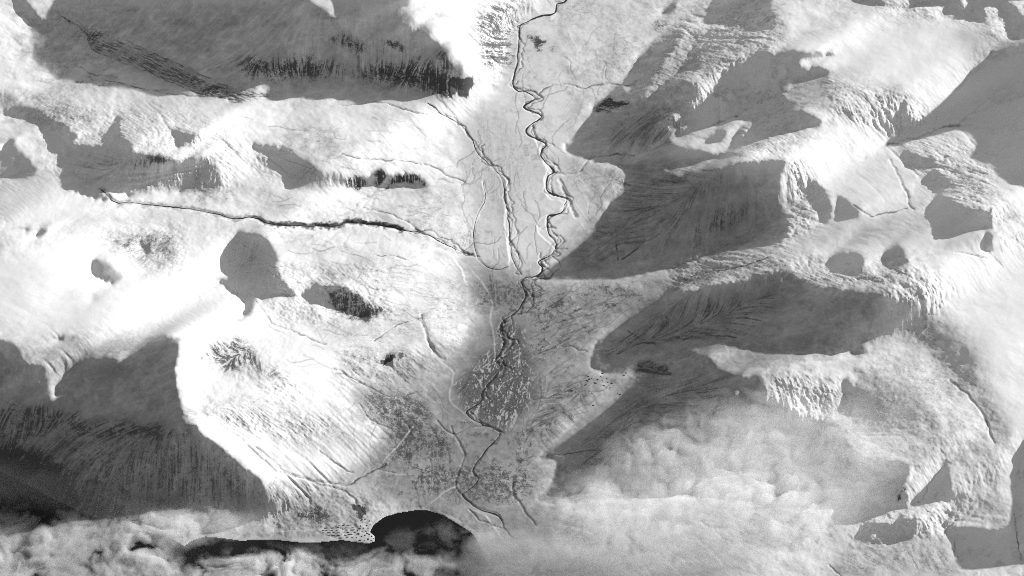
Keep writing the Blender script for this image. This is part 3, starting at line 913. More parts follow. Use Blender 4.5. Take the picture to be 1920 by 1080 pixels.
cut(river_line, 3.2, .6, .7); cut(west_line, 2.8, .42, .7); cut(far_west_line, 2.8, .4, .6); cut(fan_line, 3.0, .5, .6)
D_gorge, S_gorge = line_dist(gorge_line, 22)
deep = sstep(430, 560, FX) * .75 + .25
Hd -= 3.2 * deep * (1 - sstep(.15, 1.0, D_gorge / (5.2 + 2.4 * n_mid)))
rock_line = np.zeros(FX.shape, np.float32)
rock_line = np.maximum(rock_line, .95 * (1 - sstep(1.0, 6.0, D_gorge + 3.0 * n_fine + 2.5 * n_mid - 2.5 * (S_gorge > 0) * deep)) * (S_gorge != 0) * (.3 + .7 * deep))
stream_dark = np.zeros(FX.shape, np.float32)
for k, (base, a0, a1, amp) in enumerate([(river_line, 60, 330, 9), (river_line, 120, 400, 14), (west_line, 20, 170, 9), (west_line, 60, 200, 16), (river_line, 330, 470, 22), (river_line, 330, 480, 32), (river_line, 340, 470, -26), (river_line, 430, 560, 10), (fan_line, 4, 80, 10), (fan_line, 10, 90, 18)]):
    q_ = base[a0:a1].copy(); t_ = np.arange(len(q_)) / 9.0
    if len(q_) < 8:
        continue
    q_[:, 0] += amp * (.35 + fbm(t_ * .55, t_ * 0 + 3.3 * k, 3, 900 + k)); q_[:, 1] += .4 * amp * fbm(t_ * .5, t_ * 0 + 7.1 * k, 3, 950 + k)
    STREAMS.append((1.3, q_.ravel().tolist()))
for k, (w, pts) in enumerate(STREAMS):
    ln = smooth_line(pts, 2, 2.2, 20 + k)
    D = cut(ln, w * 1.8, .34 + .12 * w)
    stream_dark = np.maximum(stream_dark, (1 - sstep(.2, 1.0, D / (w * .8 * (.9 + .8 * n_mid).clip(.25, 2)))) * (.35 + .5 * sstep(-.3, .3, n_mid + .4 * n_fine)))
for h, pts in TERRACES:
    ln = smooth_line(pts, 2, 1.5, int(h * 91))
    D, Sg = line_dist(ln, 26)
    Hd += h * .9 * np.where(Sg < 0, np.exp(-D / 11.0) * (D < 25.9), (1 - sstep(0, 2.2, D)) * (D < 25.9))
roads = np.zeros(FX.shape, np.float32)
for pts in ROADS:
    D, _ = line_dist(smooth_line(pts, 2, 1.0, 5), 6)
    roads = np.maximum(roads, 1 - sstep(.6, 2.0, D))
print('channels', round(time.time() - T_START, 1))

# wandering threads of old channels on the flats
def threads(n, outline, heading, spread, seed, lo=40, hi=150, wob=.16):
    r = random.Random(seed); p = np.asarray(outline, float).reshape(-1, 2); res = []
    while len(res) < n:
        x, y = r.uniform(p[:, 0].min(), p[:, 0].max()), r.uniform(p[:, 1].min(), p[:, 1].max())
        if not fill(outline, np.array([x]), np.array([y]))[0]:
            continue
        a = heading + r.uniform(-spread, spread); pts = [(x, y)]
        for _ in range(int(r.uniform(lo, hi) / 3)):
            a += r.gauss(0, wob) + .08 * (heading - a)
            x += 3 * math.cos(a); y += 3 * math.sin(a); pts.append((x, y))
            if not fill(outline, np.array([x]), np.array([y]))[0]:
                break
        if len(pts) > 4:
            res.append(np.array(pts))
    return res


def paint(lines, width, seed):
    o = np.zeros(FX.shape, np.float32); r = random.Random(seed)
    for ln in lines:
        w = width * r.uniform(.6, 1.3)
        D, _ = line_dist(ln, 5)
        o = np.maximum(o, (1 - sstep(.25 * w, w, D)) * r.uniform(.45, 1.0))
    return o


white_threads = paint(threads(120, BRAIDS, 1.75, .7, 5, 50, 180, .2), 1.25, 6)
dark_threads = paint(threads(45, BRAIDS, 1.75, .6, 15, 30, 140, .22), 1.6, 16)
flats = [980,40,1030,30,1180,60,1200,110,1060,280,1180,340,1010,520,890,500,840,420,860,260,960,190]
old = paint(threads(60, flats, 1.6, .9, 25, 25, 110, .25), 1.3, 26) * .55
plain = [985,530,1250,530,1110,640,1105,690,1190,700,1015,850,960,860,1000,760]
old = np.maximum(old, paint(threads(70, plain, 2.75, .35, 35, 25, 120, .14), 1.4, 36) * .5)
basin = [640,740,800,700,880,800,960,820,960,940,840,945,740,955,680,900]
old = np.maximum(old, paint(threads(60, basin, 1.2, 1.2, 45, 20, 90, .25), 1.4, 46) * .5)
hills = [480,430,740,435,840,500,860,640,760,760,600,760,500,640]
old = np.maximum(old, paint(threads(60, hills, .35, .4, 55, 15, 70, .16), 1.5, 56) * .5)
hills2 = [420,200,800,220,850,320,840,420,640,410,440,390]
old = np.maximum(old, paint(threads(45, hills2, .15, .3, 65, 12, 60, .14), 1.4, 66) * .45)
bank_light = paint(threads(40, flats, 1.6, .8, 75, 25, 110, .22), 1.6, 76)
bank_light = np.maximum(bank_light, paint(threads(50, plain, 2.75, .35, 85, 25, 120, .14), 1.6, 86))
bank_light = np.maximum(bank_light, paint(threads(50, basin, 1.2, 1.2, 95, 20, 90, .25), 1.5, 96))
stream_dark = np.maximum(stream_dark, old)
Hd -= .28 * old - .12 * bank_light
print('threads', round(time.time() - T_START, 1))

# braided flats
braid = np.maximum(fine_fill([BRAIDS], 5, 20), np.maximum(.42 * fine_fill([[870,800,960,800,950,850,910,900,920,950,960,985,900,975,850,930,870,870]], 8, 20), .3 * fine_fill([[890,500,990,520,985,600,940,600,915,560]], 8, 16)))
veins = ridged(GXm / 7 + .8 * n_mid, GYm / 12 + .8 * n_mid + .4 * n_big, 3, 41)
Hd += braid * .3 * (veins - .4)
veins = np.clip(.72 * veins + .42 * white_threads - .4 * dark_threads, 0, 1)
stream_dark = np.maximum(stream_dark, .6 * dark_threads * braid)

stream_dark = np.maximum(stream_dark, .55 * sstep(.5, .85, drain_f) * (1 - smooth_snow) * (1 - floor_f * .5) * (1 - braid) * (.4 + .6 * sstep(-.4, .4, n_mid)))

# water stays level
WATER_Z = -11.0
shore, _ = line_dist(np.vstack([np.asarray(LAKE[0], float).reshape(-1, 2), np.asarray(LAKE[0][:2], float)[None]]), 60)
shore = shore + 1.2 * n_mid
land_lift = sstep(0, 5, shore) * .35 + sstep(3, 40, shore) * 1.0
near = shore < 45
Hd = np.where(lake_hard > .5, np.minimum(Hd, WATER_Z - .4 - 1.6 * sstep(0, 25, shore)),
              np.where(near, np.maximum(Hd, WATER_Z + .12 + land_lift), np.maximum(Hd, WATER_Z + 1.2)))
Hd = np.where((FX < -60) | (FX > 1980) | (FY > 1140), np.where(lake_hard > .5, WATER_Z - 3, Hd), Hd)

# snow thinness on low ground, with the painted shade of the flanks mixed in
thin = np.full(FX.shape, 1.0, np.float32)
for t, s, p in THIN_AND_SHADE:
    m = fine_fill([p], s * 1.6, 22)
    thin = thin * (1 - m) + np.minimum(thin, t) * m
darkened = sstep(.97, .8, thin)
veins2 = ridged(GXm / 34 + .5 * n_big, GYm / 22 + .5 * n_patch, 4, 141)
thin *= 1 + darkened * (.42 * (veins2 - .38) + .10 * n_mid + .09 * n_big + .10 * n_patch + .05 * n_fine)
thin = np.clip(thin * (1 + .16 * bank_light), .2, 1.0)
cover = np.maximum(bare, .42 * sstep(.15, .75, drain_f) * (1 - smooth_snow) * (1 - lake_f) * (.4 + .6 * sstep(-.3, .5, n_patch + .4 * n_mid)))
cover = np.maximum(cover, .0)
for _ in range(12):                               # no overhangs: ease the ground where it would fold over
    VX, VY, VZ = ground(FX, FY, Hd)
    bad = np.zeros(FX.shape, bool)
    f_ = np.diff(VY, axis=0) > -.12 * np.diff(fys)[:, None]
    bad[1:] |= f_; bad[:-1] |= f_
    bad[:j_lo] = False; bad[MY - j_lo:] = False
    if not bad.any():
        break
    w_ = np.clip(blur(bad.astype(np.float32), 2) * 3, 0, 1)
    Hd = Hd * (1 - w_) + blur(Hd, 2) * w_
print('folds left', int(bad.sum()))
VX, VY, VZ = ground(FX, FY, Hd)

# ---------------------------------------------------------------- materials
def new_mat(name):
    m = bpy.data.materials.new(name); m.use_nodes = True
    nt = m.node_tree; nt.nodes.clear()
    return m, nt, nt.nodes, nt.links


def math_node(nt, op, a, b=None, c=None, clamp=False):
    n = nt.nodes.new('ShaderNodeMath'); n.operation = op; n.use_clamp = clamp
    for k, v in enumerate((a, b, c)):
        if v is None:
            continue
        if isinstance(v, (int, float)):
            n.inputs[k].default_value = v
        else:
            nt.links.new(v, n.inputs[k])
    return n.outputs[0]


def noise_node(nt, vec, scale, detail=4, rough=.6, dist=0.0):
    n = nt.nodes.new('ShaderNodeTexNoise'); n.inputs['Scale'].default_value = scale
    n.inputs['Detail'].default_value = detail; n.inputs['Roughness'].default_value = rough
    n.inputs['Distortion'].default_value = dist
    nt.links.new(vec, n.inputs['Vector'])
    return n.outputs['Fac']


def smooth_node(nt, v, a, b):
    n = nt.nodes.new('ShaderNodeMapRange'); n.interpolation_type = 'SMOOTHSTEP'
    nt.links.new(v, n.inputs['Value'])
    for key, val in (('From Min', a), ('From Max', b)):
        if isinstance(val, (int, float)):
            n.inputs[key].default_value = val
        else:
            nt.links.new(val, n.inputs[key])
    return n.outputs['Result']


def attr(nt, name):
    n = nt.nodes.new('ShaderNodeAttribute'); n.attribute_name = name
    return n.outputs['Fac']


def mix_val(nt, f, a, b):
    # a + f*(b-a)
    return math_node(nt, 'MULTIPLY_ADD', f, math_node(nt, 'SUBTRACT', b, a), a)


SNOW, ROCK, WET = .86, .075, .035
ground_mat, nt, nodes, links = new_mat('snow_and_rock')
geo = nodes.new('ShaderNodeNewGeometry')
pos = geo.outputs['Position']
a_cover, a_flow, a_streak = attr(nt, 'cover'), attr(nt, 'flow'), attr(nt, 'streak')
a_thin_shade, a_line, a_wall = attr(nt, 'thin'), attr(nt, 'stream'), attr(nt, 'wall')  # the first holds thin snow and painted shade together
a_braid, a_vein, a_road = attr(nt, 'braid'), attr(nt, 'vein'), attr(nt, 'road')
n1 = noise_node(nt, pos, .13, 7, .74)
n2 = noise_node(nt, pos, .45, 3, .6)
n3 = noise_node(nt, pos, .95, 2, .6)
iso = math_node(nt, 'MULTIPLY_ADD', n3, .8, math_node(nt, 'MULTIPLY_ADD', n2, .8, math_node(nt, 'MULTIPLY_ADD', n1, 1.9, -1.25)))
dirn = math_node(nt, 'MULTIPLY_ADD', iso, .3, math_node(nt, 'MULTIPLY_ADD', a_streak, .95, -.125))
pat = mix_val(nt, a_flow, iso, dirn)
inv = math_node(nt, 'SUBTRACT', 1.0, a_cover)
rock_f = smooth_node(nt, pat, math_node(nt, 'SUBTRACT', inv, .09), math_node(nt, 'ADD', inv, .09))
rock_f = math_node(nt, 'MULTIPLY', rock_f, smooth_node(nt, a_cover, .12, .62), clamp=True)
rock_f = math_node(nt, 'MAXIMUM', rock_f, a_wall)
grain = math_node(nt, 'MULTIPLY_ADD', n3, .8, math_node(nt, 'MULTIPLY_ADD', n1, 1.4, -1.1))
grain = math_node(nt, 'MULTIPLY_ADD', grain, math_node(nt, 'MULTIPLY_ADD', a_thin_shade, -1.15, 1.22), 1.0)
snow_v = math_node(nt, 'MULTIPLY', math_node(nt, 'MULTIPLY', a_thin_shade, grain), math_node(nt, 'MULTIPLY_ADD', n1, .10, SNOW - .05), clamp=True)
dust = math_node(nt, 'SUBTRACT', 1.0, math_node(nt, 'MULTIPLY', math_node(nt, 'MULTIPLY', a_cover, 1.25), math_node(nt, 'MULTIPLY_ADD', pat, 1.5, -.15, clamp=True), clamp=True))
snow_v = math_node(nt, 'MULTIPLY', snow_v, dust)
rock_v = math_node(nt, 'MULTIPLY_ADD', n2, .09, ROCK - .03)
base = mix_val(nt, rock_f, snow_v, rock_v)
vein_f = smooth_node(nt, math_node(nt, 'MULTIPLY_ADD', n2, .25, a_vein), .50, .78)
braid_v = mix_val(nt, vein_f, math_node(nt, 'MULTIPLY_ADD', n2, .40, -.06), .52)
base = mix_val(nt, a_braid, base, braid_v)
base = mix_val(nt, a_road, base, .62)
base = mix_val(nt, a_line, base, WET + .03)
bsdf = nodes.new('ShaderNodeBsdfPrincipled'); out = nodes.new('ShaderNodeOutputMaterial')
links.new(base, bsdf.inputs['Base Color'])
bsdf.inputs['Roughness'].default_value = .95
bsdf.inputs['Specular IOR Level'].default_value = .05
bump = nodes.new('ShaderNodeBump'); bump.inputs['Distance'].default_value = 1.0
bump.inputs['Strength'].default_value = .5
links.new(math_node(nt, 'MULTIPLY', noise_node(nt, pos, .8, 3, .6), math_node(nt, 'MULTIPLY', attr(nt, 'rough'), .55)), bump.inputs['Height'])
links.new(bump.outputs['Normal'], bsdf.inputs['Normal'])
links.new(bsdf.outputs['BSDF'], out.inputs['Surface'])


def simple_mat(name, val, rough=.9, spec=.1, var=.3, scale=.5):
    m, nt, nodes, links = new_mat(name)
    g = nodes.new('ShaderNodeNewGeometry')
    n = noise_node(nt, g.outputs['Position'], scale, 4)
    v = math_node(nt, 'MULTIPLY', math_node(nt, 'MULTIPLY_ADD', n, var * 2, 1 - var), val)
    b = nodes.new('ShaderNodeBsdfPrincipled'); o = nodes.new('ShaderNodeOutputMaterial')
    links.new(v, b.inputs['Base Color']); b.inputs['Roughness'].default_value = rough
    b.inputs['Specular IOR Level'].default_value = spec
    links.new(b.outputs['BSDF'], o.inputs['Surface'])
    return m


water_mat = simple_mat('deep_water', .012, .25, .3, .3, .05)
stream_mat = simple_mat('dark_stream_water', .045, .6, .1, .6, .12)
boulder_mat = simple_mat('dark_boulder_rock', .05, .9, .1, .5, .6)

# ---------------------------------------------------------------- objects
def link(o):
    scene.collection.objects.link(o); return o


def tag(o, label=None, cat=None, group=None, kind=None):
    if label: o['label'] = label
    if cat: o['category'] = cat
    if group: o['group'] = group
    if kind: o['kind'] = kind
    return o


def mesh_from(name, V, F, mat, smooth=True):
    me = bpy.data.meshes.new(name)
    V = np.ascontiguousarray(V, np.float32); F = np.ascontiguousarray(F, np.int32)
    nv, nf = len(V), len(F); k = F.shape[1]
    me.vertices.add(nv); me.vertices.foreach_set('co', V.ravel())
    me.loops.add(nf * k); me.loops.foreach_set('vertex_index', F.ravel())
    me.polygons.add(nf)
    me.polygons.foreach_set('loop_start', np.arange(0, nf * k, k, dtype=np.int32))
    me.update(calc_edges=True)
    me.polygons.foreach_set('use_smooth', np.full(nf, smooth))
    me.materials.append(mat)
    me.update()
    return link(bpy.data.objects.new(name, me))


# regions of the relief: painted in order over the valley floor
REGIONS = [
 ('mountain', 'dark gullied mountain wall at the top, in shade', [-2000,-1500,960,-1500,985,-60,975,30,890,150,880,190,800,178,720,185,560,185,430,165,300,140,160,60,60,0,-40,-100,-2000,-200]),
 ('glacial_trough', 'shaded trough of dark streaked debris below the gullied wall', [60,0,160,60,300,140,430,165,560,185,720,185,800,178,760,200,640,205,400,200,200,170,60,115,-60,100,-2000,60,-2000,-200,-40,-100]),
 ('mountain', 'white ridge with two rows of small dark cliffs', [-2000,60,-60,100,60,115,200,170,400,200,640,205,800,215,850,300,830,360,740,400,640,414,500,412,420,402,300,382,200,372,100,362,-2000,380]),
 ('mountain', 'sunlit snow hills south of the long gorge', [-2000,380,100,362,200,374,300,386,420,406,500,420,640,426,740,430,830,490,860,560,800,600,790,660,700,650,560,625,480,600,380,630,250,640,150,650,60,680,-2000,640]),
 ('mountain', 'steep shaded mountain rising over the black fjord', [-2000,640,60,680,150,650,250,640,380,630,480,600,560,625,700,650,690,740,640,800,690,860,640,910,540,950,490,965,300,1000,200,985,90,935,0,885,-2000,860]),
 ('mountain', 'row of snow spurs running down from the far plateau', [1090,-1500,3500,-1500,3500,60,1920,78,1815,147,1720,225,1660,270,1560,250,1480,270,1400,285,1240,322,1110,306,1060,280,1110,205,1200,90,1240,40,1120,-60]),
 ('mountain', 'broad snow spur with long shaded flank above the river bend', [1240,322,1400,285,1480,270,1560,250,1660,270,1690,340,1710,395,1620,408,1540,430,1480,462,1310,478,1200,518,1120,500,1150,400,1190,340]),
 ('glacier', 'smooth grey glacier tongue between the spurs', [1480,462,1540,430,1620,408,1710,395,1745,395,1760,445,1860,430,1850,480,1790,475,1690,458,1640,455,1590,455,1520,478]),
 ('mountain', 'rounded snow hills along the eastern edge', [1660,270,1720,225,1815,147,1920,78,3500,60,3500,480,1860,485,1860,430,1760,445,1745,395,1710,395,1690,340]),
 ('mountain', 'long snow ridge with a moraine crest and a pit in its top', [1200,518,1310,478,1480,462,1520,478,1590,455,1640,455,1690,458,1790,475,1850,480,3500,480,3500,700,1860,690,1790,710,1720,650,1620,660,1440,665,1310,650,1200,690,1110,690,1120,630,1240,560]),
 ('mountain', 'shaded mountain with a bright snow cap under thin cloud', [1110,690,1200,690,1310,650,1440,665,1620,660,1720,650,1790,710,1860,690,3500,700,3500,2500,1900,2500,1560,1090,1560,990,1300,930,1020,945,1040,860,1190,700]),
]
region = np.zeros((MY - 1, MX - 1), np.int16)
fcx = .25 * (FX[:-1, :-1] + FX[1:, :-1] + FX[:-1, 1:] + FX[1:, 1:]); fcy = .25 * (FY[:-1, :-1] + FY[1:, :-1] + FY[:-1, 1:] + FY[1:, 1:])
wob = 5 * n_mid[:-1, :-1]
for k, (nm, lab, p) in enumerate(REGIONS):
    region[fill(p, fcx + wob, fcy + wob)] = k + 1
P = np.stack([VX, VY, VZ], -1)
tu = np.gradient(P, axis=1); tv = np.gradient(P, axis=0)
Nrm = -np.cross(tu, tv); Nrm /= np.linalg.norm(Nrm, axis=-1, keepdims=True)
Nrm *= np.sign(Nrm[..., 2:3])
idx = np.arange(MX * MY, dtype=np.int32).reshape(MY, MX)
quads = np.stack([idx[1:, :-1], idx[1:, 1:], idx[:-1, 1:], idx[:-1, :-1]], -1)
ATTRS = dict(cover=cover, flow=flow, streak=streak, thin=thin, stream=stream_dark * (1 - lake_f), wall=rock_line, braid=braid * .95, vein=veins, road=roads * .7, rough=rough)  # thin also carries the shade painted on the flanks
Pf = P.reshape(-1, 3); Nf = Nrm.reshape(-1, 3)
for k in range(len(REGIONS) + 1):
    Q = quads[region == k]
    if not len(Q):
        continue
    used = np.unique(Q)
    remap = np.zeros(MX * MY, np.int32); remap[used] = np.arange(len(used))
    name = 'valley_floor' if k == 0 else REGIONS[k - 1][0]
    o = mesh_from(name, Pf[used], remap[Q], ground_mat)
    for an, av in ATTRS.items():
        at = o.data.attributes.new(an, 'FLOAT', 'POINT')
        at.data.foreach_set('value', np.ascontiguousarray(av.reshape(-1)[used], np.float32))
    o.data.normals_split_custom_set_from_vertices(Nf[used].astype(np.float32))
    tag(o, 'flat valley floor of thin snow beside the winding river' if k == 0 else REGIONS[k - 1][1], None, None, 'structure')
print('terrain', round(time.time() - T_START, 1), MX * MY)


def height_at(px, py):
    u = np.interp(px, fxs, np.arange(MX)); v = np.interp(py, fys, np.arange(MY))
    return bil(Hd, np.asarray(u), np.asarray(v))


# the lake: a level sheet under the shore
lk = np.asarray(LAKE[0], float).reshape(-1, 2)
xs = np.arange(-900, 1400, 20.0); ys = np.arange(780, 1700, 20.0)
LX, LY = np.meshgrid(xs, ys)
wx, wy, wz = ground(LX, LY, np.full(LX.shape, WATER_Z))
li = np.arange(LX.size).reshape(LX.shape)
lq = np.stack([li[1:, :-1], li[1:, 1:], li[:-1, 1:], li[:-1, :-1]], -1).reshape(-1, 4)
o = mesh_from('lake', np.stack([wx, wy, wz], -1).reshape(-1, 3), lq, water_mat)
tag(o, 'black still water of the fjord head at the foot of the valley', None, None, 'structure')


def ribbon(name, line, width, label, lift=.25, seed=1, mat=None):
    n = len(line)
    s = np.arange(n, dtype=float)
    t = np.gradient(line, axis=0); t /= np.linalg.norm(t, axis=1, keepdims=True) + 1e-9
    nrm = np.stack([-t[:, 1], t[:, 0]], 1)
    wl = width * (1 + 1.0 * fbm(s / 7, s * 0 + seed, 4, seed)).clip(.12, 2.6); wr = width * (1 + 1.0 * fbm(s / 7, s * 0 + seed + 31, 4, seed + 5)).clip(.12, 2.6)
    L = line + nrm * (wl / 2)[:, None]; R = line - nrm * (wr / 2)[:, None]
    zc = height_at(line[:, 0], line[:, 1])
    zl = np.minimum(height_at(L[:, 0], L[:, 1]), zc + .5); zr = np.minimum(height_at(R[:, 0], R[:, 1]), zc + .5)
    z = np.maximum(zc, np.maximum(zl, zr)) + lift
    V = []
    for pt in (L, line, R):
        x, y, zz = ground(pt[:, 0], pt[:, 1], z)
        V.append(np.stack([x, y, zz], 1))
    V = np.concatenate(V)
    a = np.arange(n - 1)
    F = np.concatenate([np.stack([a, a + 1, a + 1 + n, a + n], 1), np.stack([a + n, a + 1 + n, a + 1 + 2 * n, a + 2 * n], 1)])
    o = mesh_from(name, V, F, mat or stream_mat)
    return tag(o, label, None, None, 'structure')


ribbon('river', river_line, 1.75, 'winding dark main river down the middle of the valley', seed=2)
ribbon('stream', west_line, 1.0, 'dark braided stream on the west side of the flats', seed=3)
ribbon('stream', far_west_line, .7, 'thin stream looping round the western snow flat', seed=4)
ribbon('stream', fan_line, 1.3, 'stream leaving the gorge across its fan', seed=5)
ribbon('stream', gorge_line, 1.5, 'dark stream in the long narrow gorge', seed=6)

# ---------------------------------------------------------------- boulders and outcrops
def rock_mesh(name, seed, flat=.5):
    r = random.Random(seed)
    bm = bmesh.new()
    bmesh.ops.create_icosphere(bm, subdivisions=2, radius=1.0)
    ph = [r.uniform(0, 6.28) for _ in range(6)]
    for v in bm.verts:
        d = 1 + .22 * math.sin(3 * v.co.x + ph[0]) * math.cos(2.5 * v.co.y + ph[1]) + .16 * math.sin(5 * v.co.z + 4 * v.co.x + ph[2]) + r.uniform(-.08, .08)
        v.co *= d
        v.co.z = max(v.co.z * flat, -.35)
    me = bpy.data.meshes.new(name); bm.to_mesh(me); bm.free()
    me.materials.append(boulder_mat)
    return me


ROCKS = [rock_mesh('boulder', k) for k in range(5)]
BOULDERS = [(1103,706),(1105,711),(1110,709),(1101,714),(1126,706),(1129,714),(1137,710),(1139,717),(1132,723),(1147,719),(1128,700),(1120,712),
 (1066,741),(1072,733),(1080,735),(1092,733),(1084,740),(1109,737),(1170,704),(1174,699),(1163,740),(1112,760),(1158,738),(1098,722),(1116,718),(1143,727)]
rr = random.Random(5)
for k, (x, y) in enumerate(BOULDERS):
    z = float(height_at(x, y))
    gxp, gyp, gzp = ground(x, y, z)
    o = link(bpy.data.objects.new('boulder', ROCKS[k % 5]))
    s = rr.uniform(.8, 1.5)
    o.location = (float(gxp), float(gyp), float(gzp) - .15 * s); o.scale = (s * rr.uniform(1, 1.9), s, s * .8); o.rotation_euler = (0, 0, rr.uniform(-.5, .5))
    tag(o, 'dark boulder scattered on the streaked snow slope beside the shadow edge', 'boulder', 'dark boulders on the slope east of the braided river')
OUT = []
for row, (yy, xa, xb) in enumerate([(985.5, 634, 664), (989.5, 612, 666), (993.5, 604, 668), (998, 606, 666), (1003, 616, 664), (1008, 640, 662)]):
    x = xa
    while x < xb:
        OUT.append((x + rr.uniform(-1, 1), yy + rr.uniform(-.7, .7) + (x - 640) * -.03)); x += rr.uniform(8.5, 11)
for k, (x, y) in enumerate(OUT):
    z = float(height_at(x, y)); gxp, gyp, gzp = ground(x, y, z)
    o = link(bpy.data.objects.new('rock_outcrop', ROCKS[k % 5]))
    o.location = (float(gxp), float(gyp), float(gzp) - .2); o.scale = (rr.uniform(2.8, 3.8), rr.uniform(.8, 1.1), rr.uniform(.5, .8)); o.rotation_euler = (0, 0, rr.uniform(-.12, .12))
    tag(o, 'dark low outcrop in the ordered rows beside the snowy headland', 'outcrop', 'rows of dark outcrops behind the headland')
HEAD = [(676,986),(681,990),(679,997),(686,996),(690,991),(672,1001),(678,1006),(684,1004),(692,1002),(697,1006),(690,1011),(696,1013),(683,1013),(675,1013),(670,995),(668,1008),(687,985),(694,984),(692,977),(679,979),(684,974),(700,1010),(688,1000),(674,991)]
for k, (x, y) in enumerate(HEAD):
    z = float(height_at(x, y)); gxp, gyp, gzp = ground(x, y, z)
    o = link(bpy.data.objects.new('boulder', ROCKS[k % 5])); s = rr.uniform(.8, 1.4)
    o.location = (float(gxp), float(gyp), float(gzp) - .15); o.scale = (s * 1.3, s, s * .7); o.rotation_euler = (0, 0, rr.uniform(0, 3))
    tag(o, 'dark boulder on the small snowy headland jutting into the black water', 'boulder', 'boulders on the headland')

# ---------------------------------------------------------------- low clouds
def cloud_mat(name, density):
    m, nt, nodes, links = new_mat(name)
    v = nodes.new('ShaderNodeVolumePrincipled'); o = nodes.new('ShaderNodeOutputMaterial')
    v.inputs['Color'].default_value = (.995, .995, .995, 1)
    m.cycles.volume_sampling = 'DISTANCE'
    v.inputs['Density'].default_value = density
    v.inputs['Anisotropy'].default_value = 0.0
    links.new(v.outputs['Volume'], o.inputs['Volume'])
    return m


def worley(x, y, seed):
    ix, iy = np.floor(x), np.floor(y)
    best = np.full(x.shape, 9.0)
    for dj in (-1, 0, 1):
        for di in (-1, 0, 1):
            cx, cy = ix + di, iy + dj
            d = (x - cx - .15 - .7 * _hash(cx, cy, seed)) ** 2 + (y - cy - .15 - .7 * _hash(cx, cy, seed + 7)) ** 2
            best = np.minimum(best, d)
    return best


def cloud(name, label, alt, thick, outline, soft, density, puff, bite, seed, step=2.5, stretch=1.0, dens_map=None, lump=.68):
    """a closed body of mist: billowing top, flatter base, thinning out at its rim"""
    p = np.asarray(outline, float).reshape(-1, 2)
    xs = np.arange(p[:, 0].min() - soft * 4, p[:, 0].max() + soft * 4, step); ys = np.arange(p[:, 1].min() - soft * 4, p[:, 1].max() + soft * 4, step)
    X, Y = np.meshgrid(xs, ys)
    env = blur(fill(outline, X, Y).astype(float), soft / step)
    if dens_map:
        w = np.ones(X.shape)
        for val, s2, poly in dens_map:
            m = blur(fill(poly, X, Y).astype(float), s2 / step); w = w * (1 - m) + val * m
        env = env * w
    mx_, my_, _ = ground(X, Y, np.full(X.shape, alt))
    x, y = mx_ / puff, my_ / puff * stretch
    wx_, wy_ = .9 * fbm(x * .6, y * .6, 4, seed + 50), .9 * fbm(x * .6 + 9, y * .6, 4, seed + 60)
    bil_ = np.zeros(X.shape); a = 1.0; tot = 0.0
    for k in range(5):
        f = 1.9 ** k
        bil_ += a * np.clip(1 - 1.25 * worley((x + .6 * wx_) * f + 3 * k, (y + .6 * wy_) * f, seed + k), 0, 1); tot += a; a *= .55
    bil_ = bil_ / tot
    bil_ = lump * bil_ + (1 - lump) * (.38 + .5 * fbm(x * 1.3 + wx_, y * 1.3 + wy_, 5, seed + 20, .6))
    big = np.clip(.5 + .85 * fbm(x * .3, y * .3, 3, seed + 30), 0, 1.2)
    T = env * (1 - bite + bite * (1.9 * (bil_ - .38) * (.45 + .9 * big))) - .045 * (1 + fbm(x * 2.5, y * 2.5, 3, seed + 80)) * bite
    T = np.clip(T, 0, None)
    T[0] = T[-1] = 0; T[:, 0] = T[:, -1] = 0
    T = T * thick
    on = T > thick * .004
    q = on[:-1, :-1] | on[1:, :-1] | on[:-1, 1:] | on[1:, 1:]
    T = np.where(on, T, 0)
    ct = alt + .62 * T + .015; cb = alt - .38 * T - .015
    base_x, base_y, _ = ground(X, Y, np.full(X.shape, alt))
    n = X.size; ids = np.arange(n).reshape(X.shape)
    top = np.stack([base_x, base_y, ct], -1).reshape(-1, 3); bot = np.stack([base_x, base_y, cb], -1).reshape(-1, 3)
    A, B, C_, D = ids[1:, :-1][q], ids[1:, 1:][q], ids[:-1, 1:][q], ids[:-1, :-1][q]
    faces = [np.stack([A, B, C_, D], 1), np.stack([D, C_, B, A], 1) + n]
    qp = np.pad(q, 1)
    c = qp[1:-1, 1:-1]
    for dj, di, a0, b0 in ((1, 0, (1, 0), (1, 1)), (-1, 0, (0, 1), (0, 0)), (0, 1, (1, 1), (0, 1)), (0, -1, (0, 0), (1, 0))):
        nb = qp[1 + dj:qp.shape[0] - 1 + dj, 1 + di:qp.shape[1] - 1 + di]
        r, s = np.nonzero(c & ~nb)
        a = ids[r + a0[0], s + a0[1]]; b = ids[r + b0[0], s + b0[1]]
        faces.append(np.stack([b, a, a + n, b + n], 1))
    F = np.concatenate(faces); V = np.concatenate([top, bot])
    used = np.unique(F); rm = np.zeros(2 * n, np.int32); rm[used] = np.arange(len(used))
    o = mesh_from(name, V[used], rm[F], cloud_mat(name + '_vapour', density))
    tag(o, label, 'cloud', None, None)
    return o


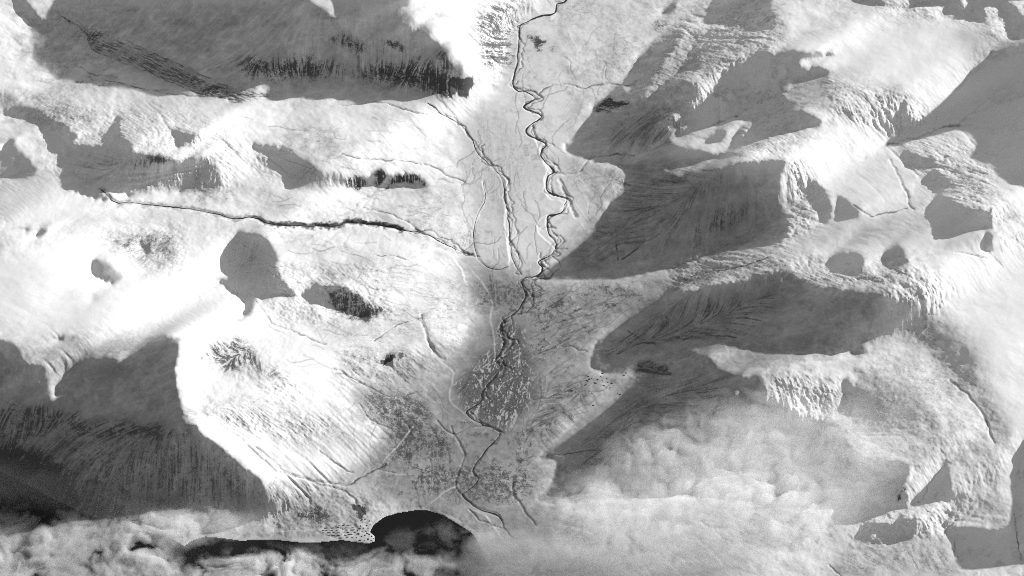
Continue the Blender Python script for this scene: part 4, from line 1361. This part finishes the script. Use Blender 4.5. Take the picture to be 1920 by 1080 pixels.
cloud('cloud', 'thick mottled cloud bank over the fjord in the lower left corner', 14.0, 17.0,
      [-200,975,60,968,200,990,300,968,420,962,470,985,400,1000,330,1010,300,1030,340,1070,420,1150,-200,1150], 14, .13, 34.0, .8, 3, lump=.4)
cloud('cloud', 'broken puffs of cloud along the bottom edge over black water', 14.0, 17.0,
      [350,1060,480,1050,560,1040,640,1060,720,1040,830,1045,910,1060,960,1160,330,1160], 11, .13, 34.0, .85, 8, lump=.45)
cloud('cloud', 'faint wisps of cloud across the round bay', 14.0, 9.0,
      [420,1030,560,1022,700,1022,740,1000,800,985,880,985,910,1010,920,1060,840,1060,780,1050,700,1060,560,1060,430,1060], 8, .028, 40.0, 1.0, 12, lump=.3)
cloud('cloud', 'wide puffy cloud sheet on the shaded lower right flank', 66.0, 18.0,
      [1110,920,1150,860,1200,830,1300,785,1420,745,1520,770,1620,800,1680,850,1660,910,1590,960,1520,1010,1400,1050,1200,1060,1060,1040,1020,985], 24, .048, 27.0, .88, 17,
      dens_map=[(1.7, 16, [1040,925,1200,905,1400,915,1600,900,1600,1000,1400,1010,1100,1005]), (.6, 14, [1000,1000,1560,1010,1600,1160,1000,1160])])
cloud('cloud', 'low soft cloud spilling over the shore at the bottom centre', 16.0, 16.0,
      [885,1035,915,1012,960,1006,1010,1015,1060,1035,1150,1060,1200,1150,910,1150,890,1080], 15, .17, 40.0, .5, 23)
cloud('cloud', 'thin veil of mist over the rounded eastern shoulder', 92.0, 10.0,
      [1560,770,1590,720,1680,710,1730,760,1720,840,1640,860,1570,830], 14, .02, 44.0, .8, 29)
cloud('cloud', 'grey wedge of mist hanging below the shaded mountain face', 8.0, 10.0,
      [-80,865,0,872,90,880,180,905,260,935,330,958,260,972,150,965,60,940,-80,930], 10, .03, 60.0, .55, 33, lump=.3)
cloud('cloud', 'pale mist lying along the shore beside the notched point', 6.0, 9.0,
      [190,985,300,965,400,962,470,970,490,985,440,1000,380,1004,345,1016,300,1002,230,1000], 8, .035, 40.0, .45, 37)
print('built', round(time.time() - T_START, 1))
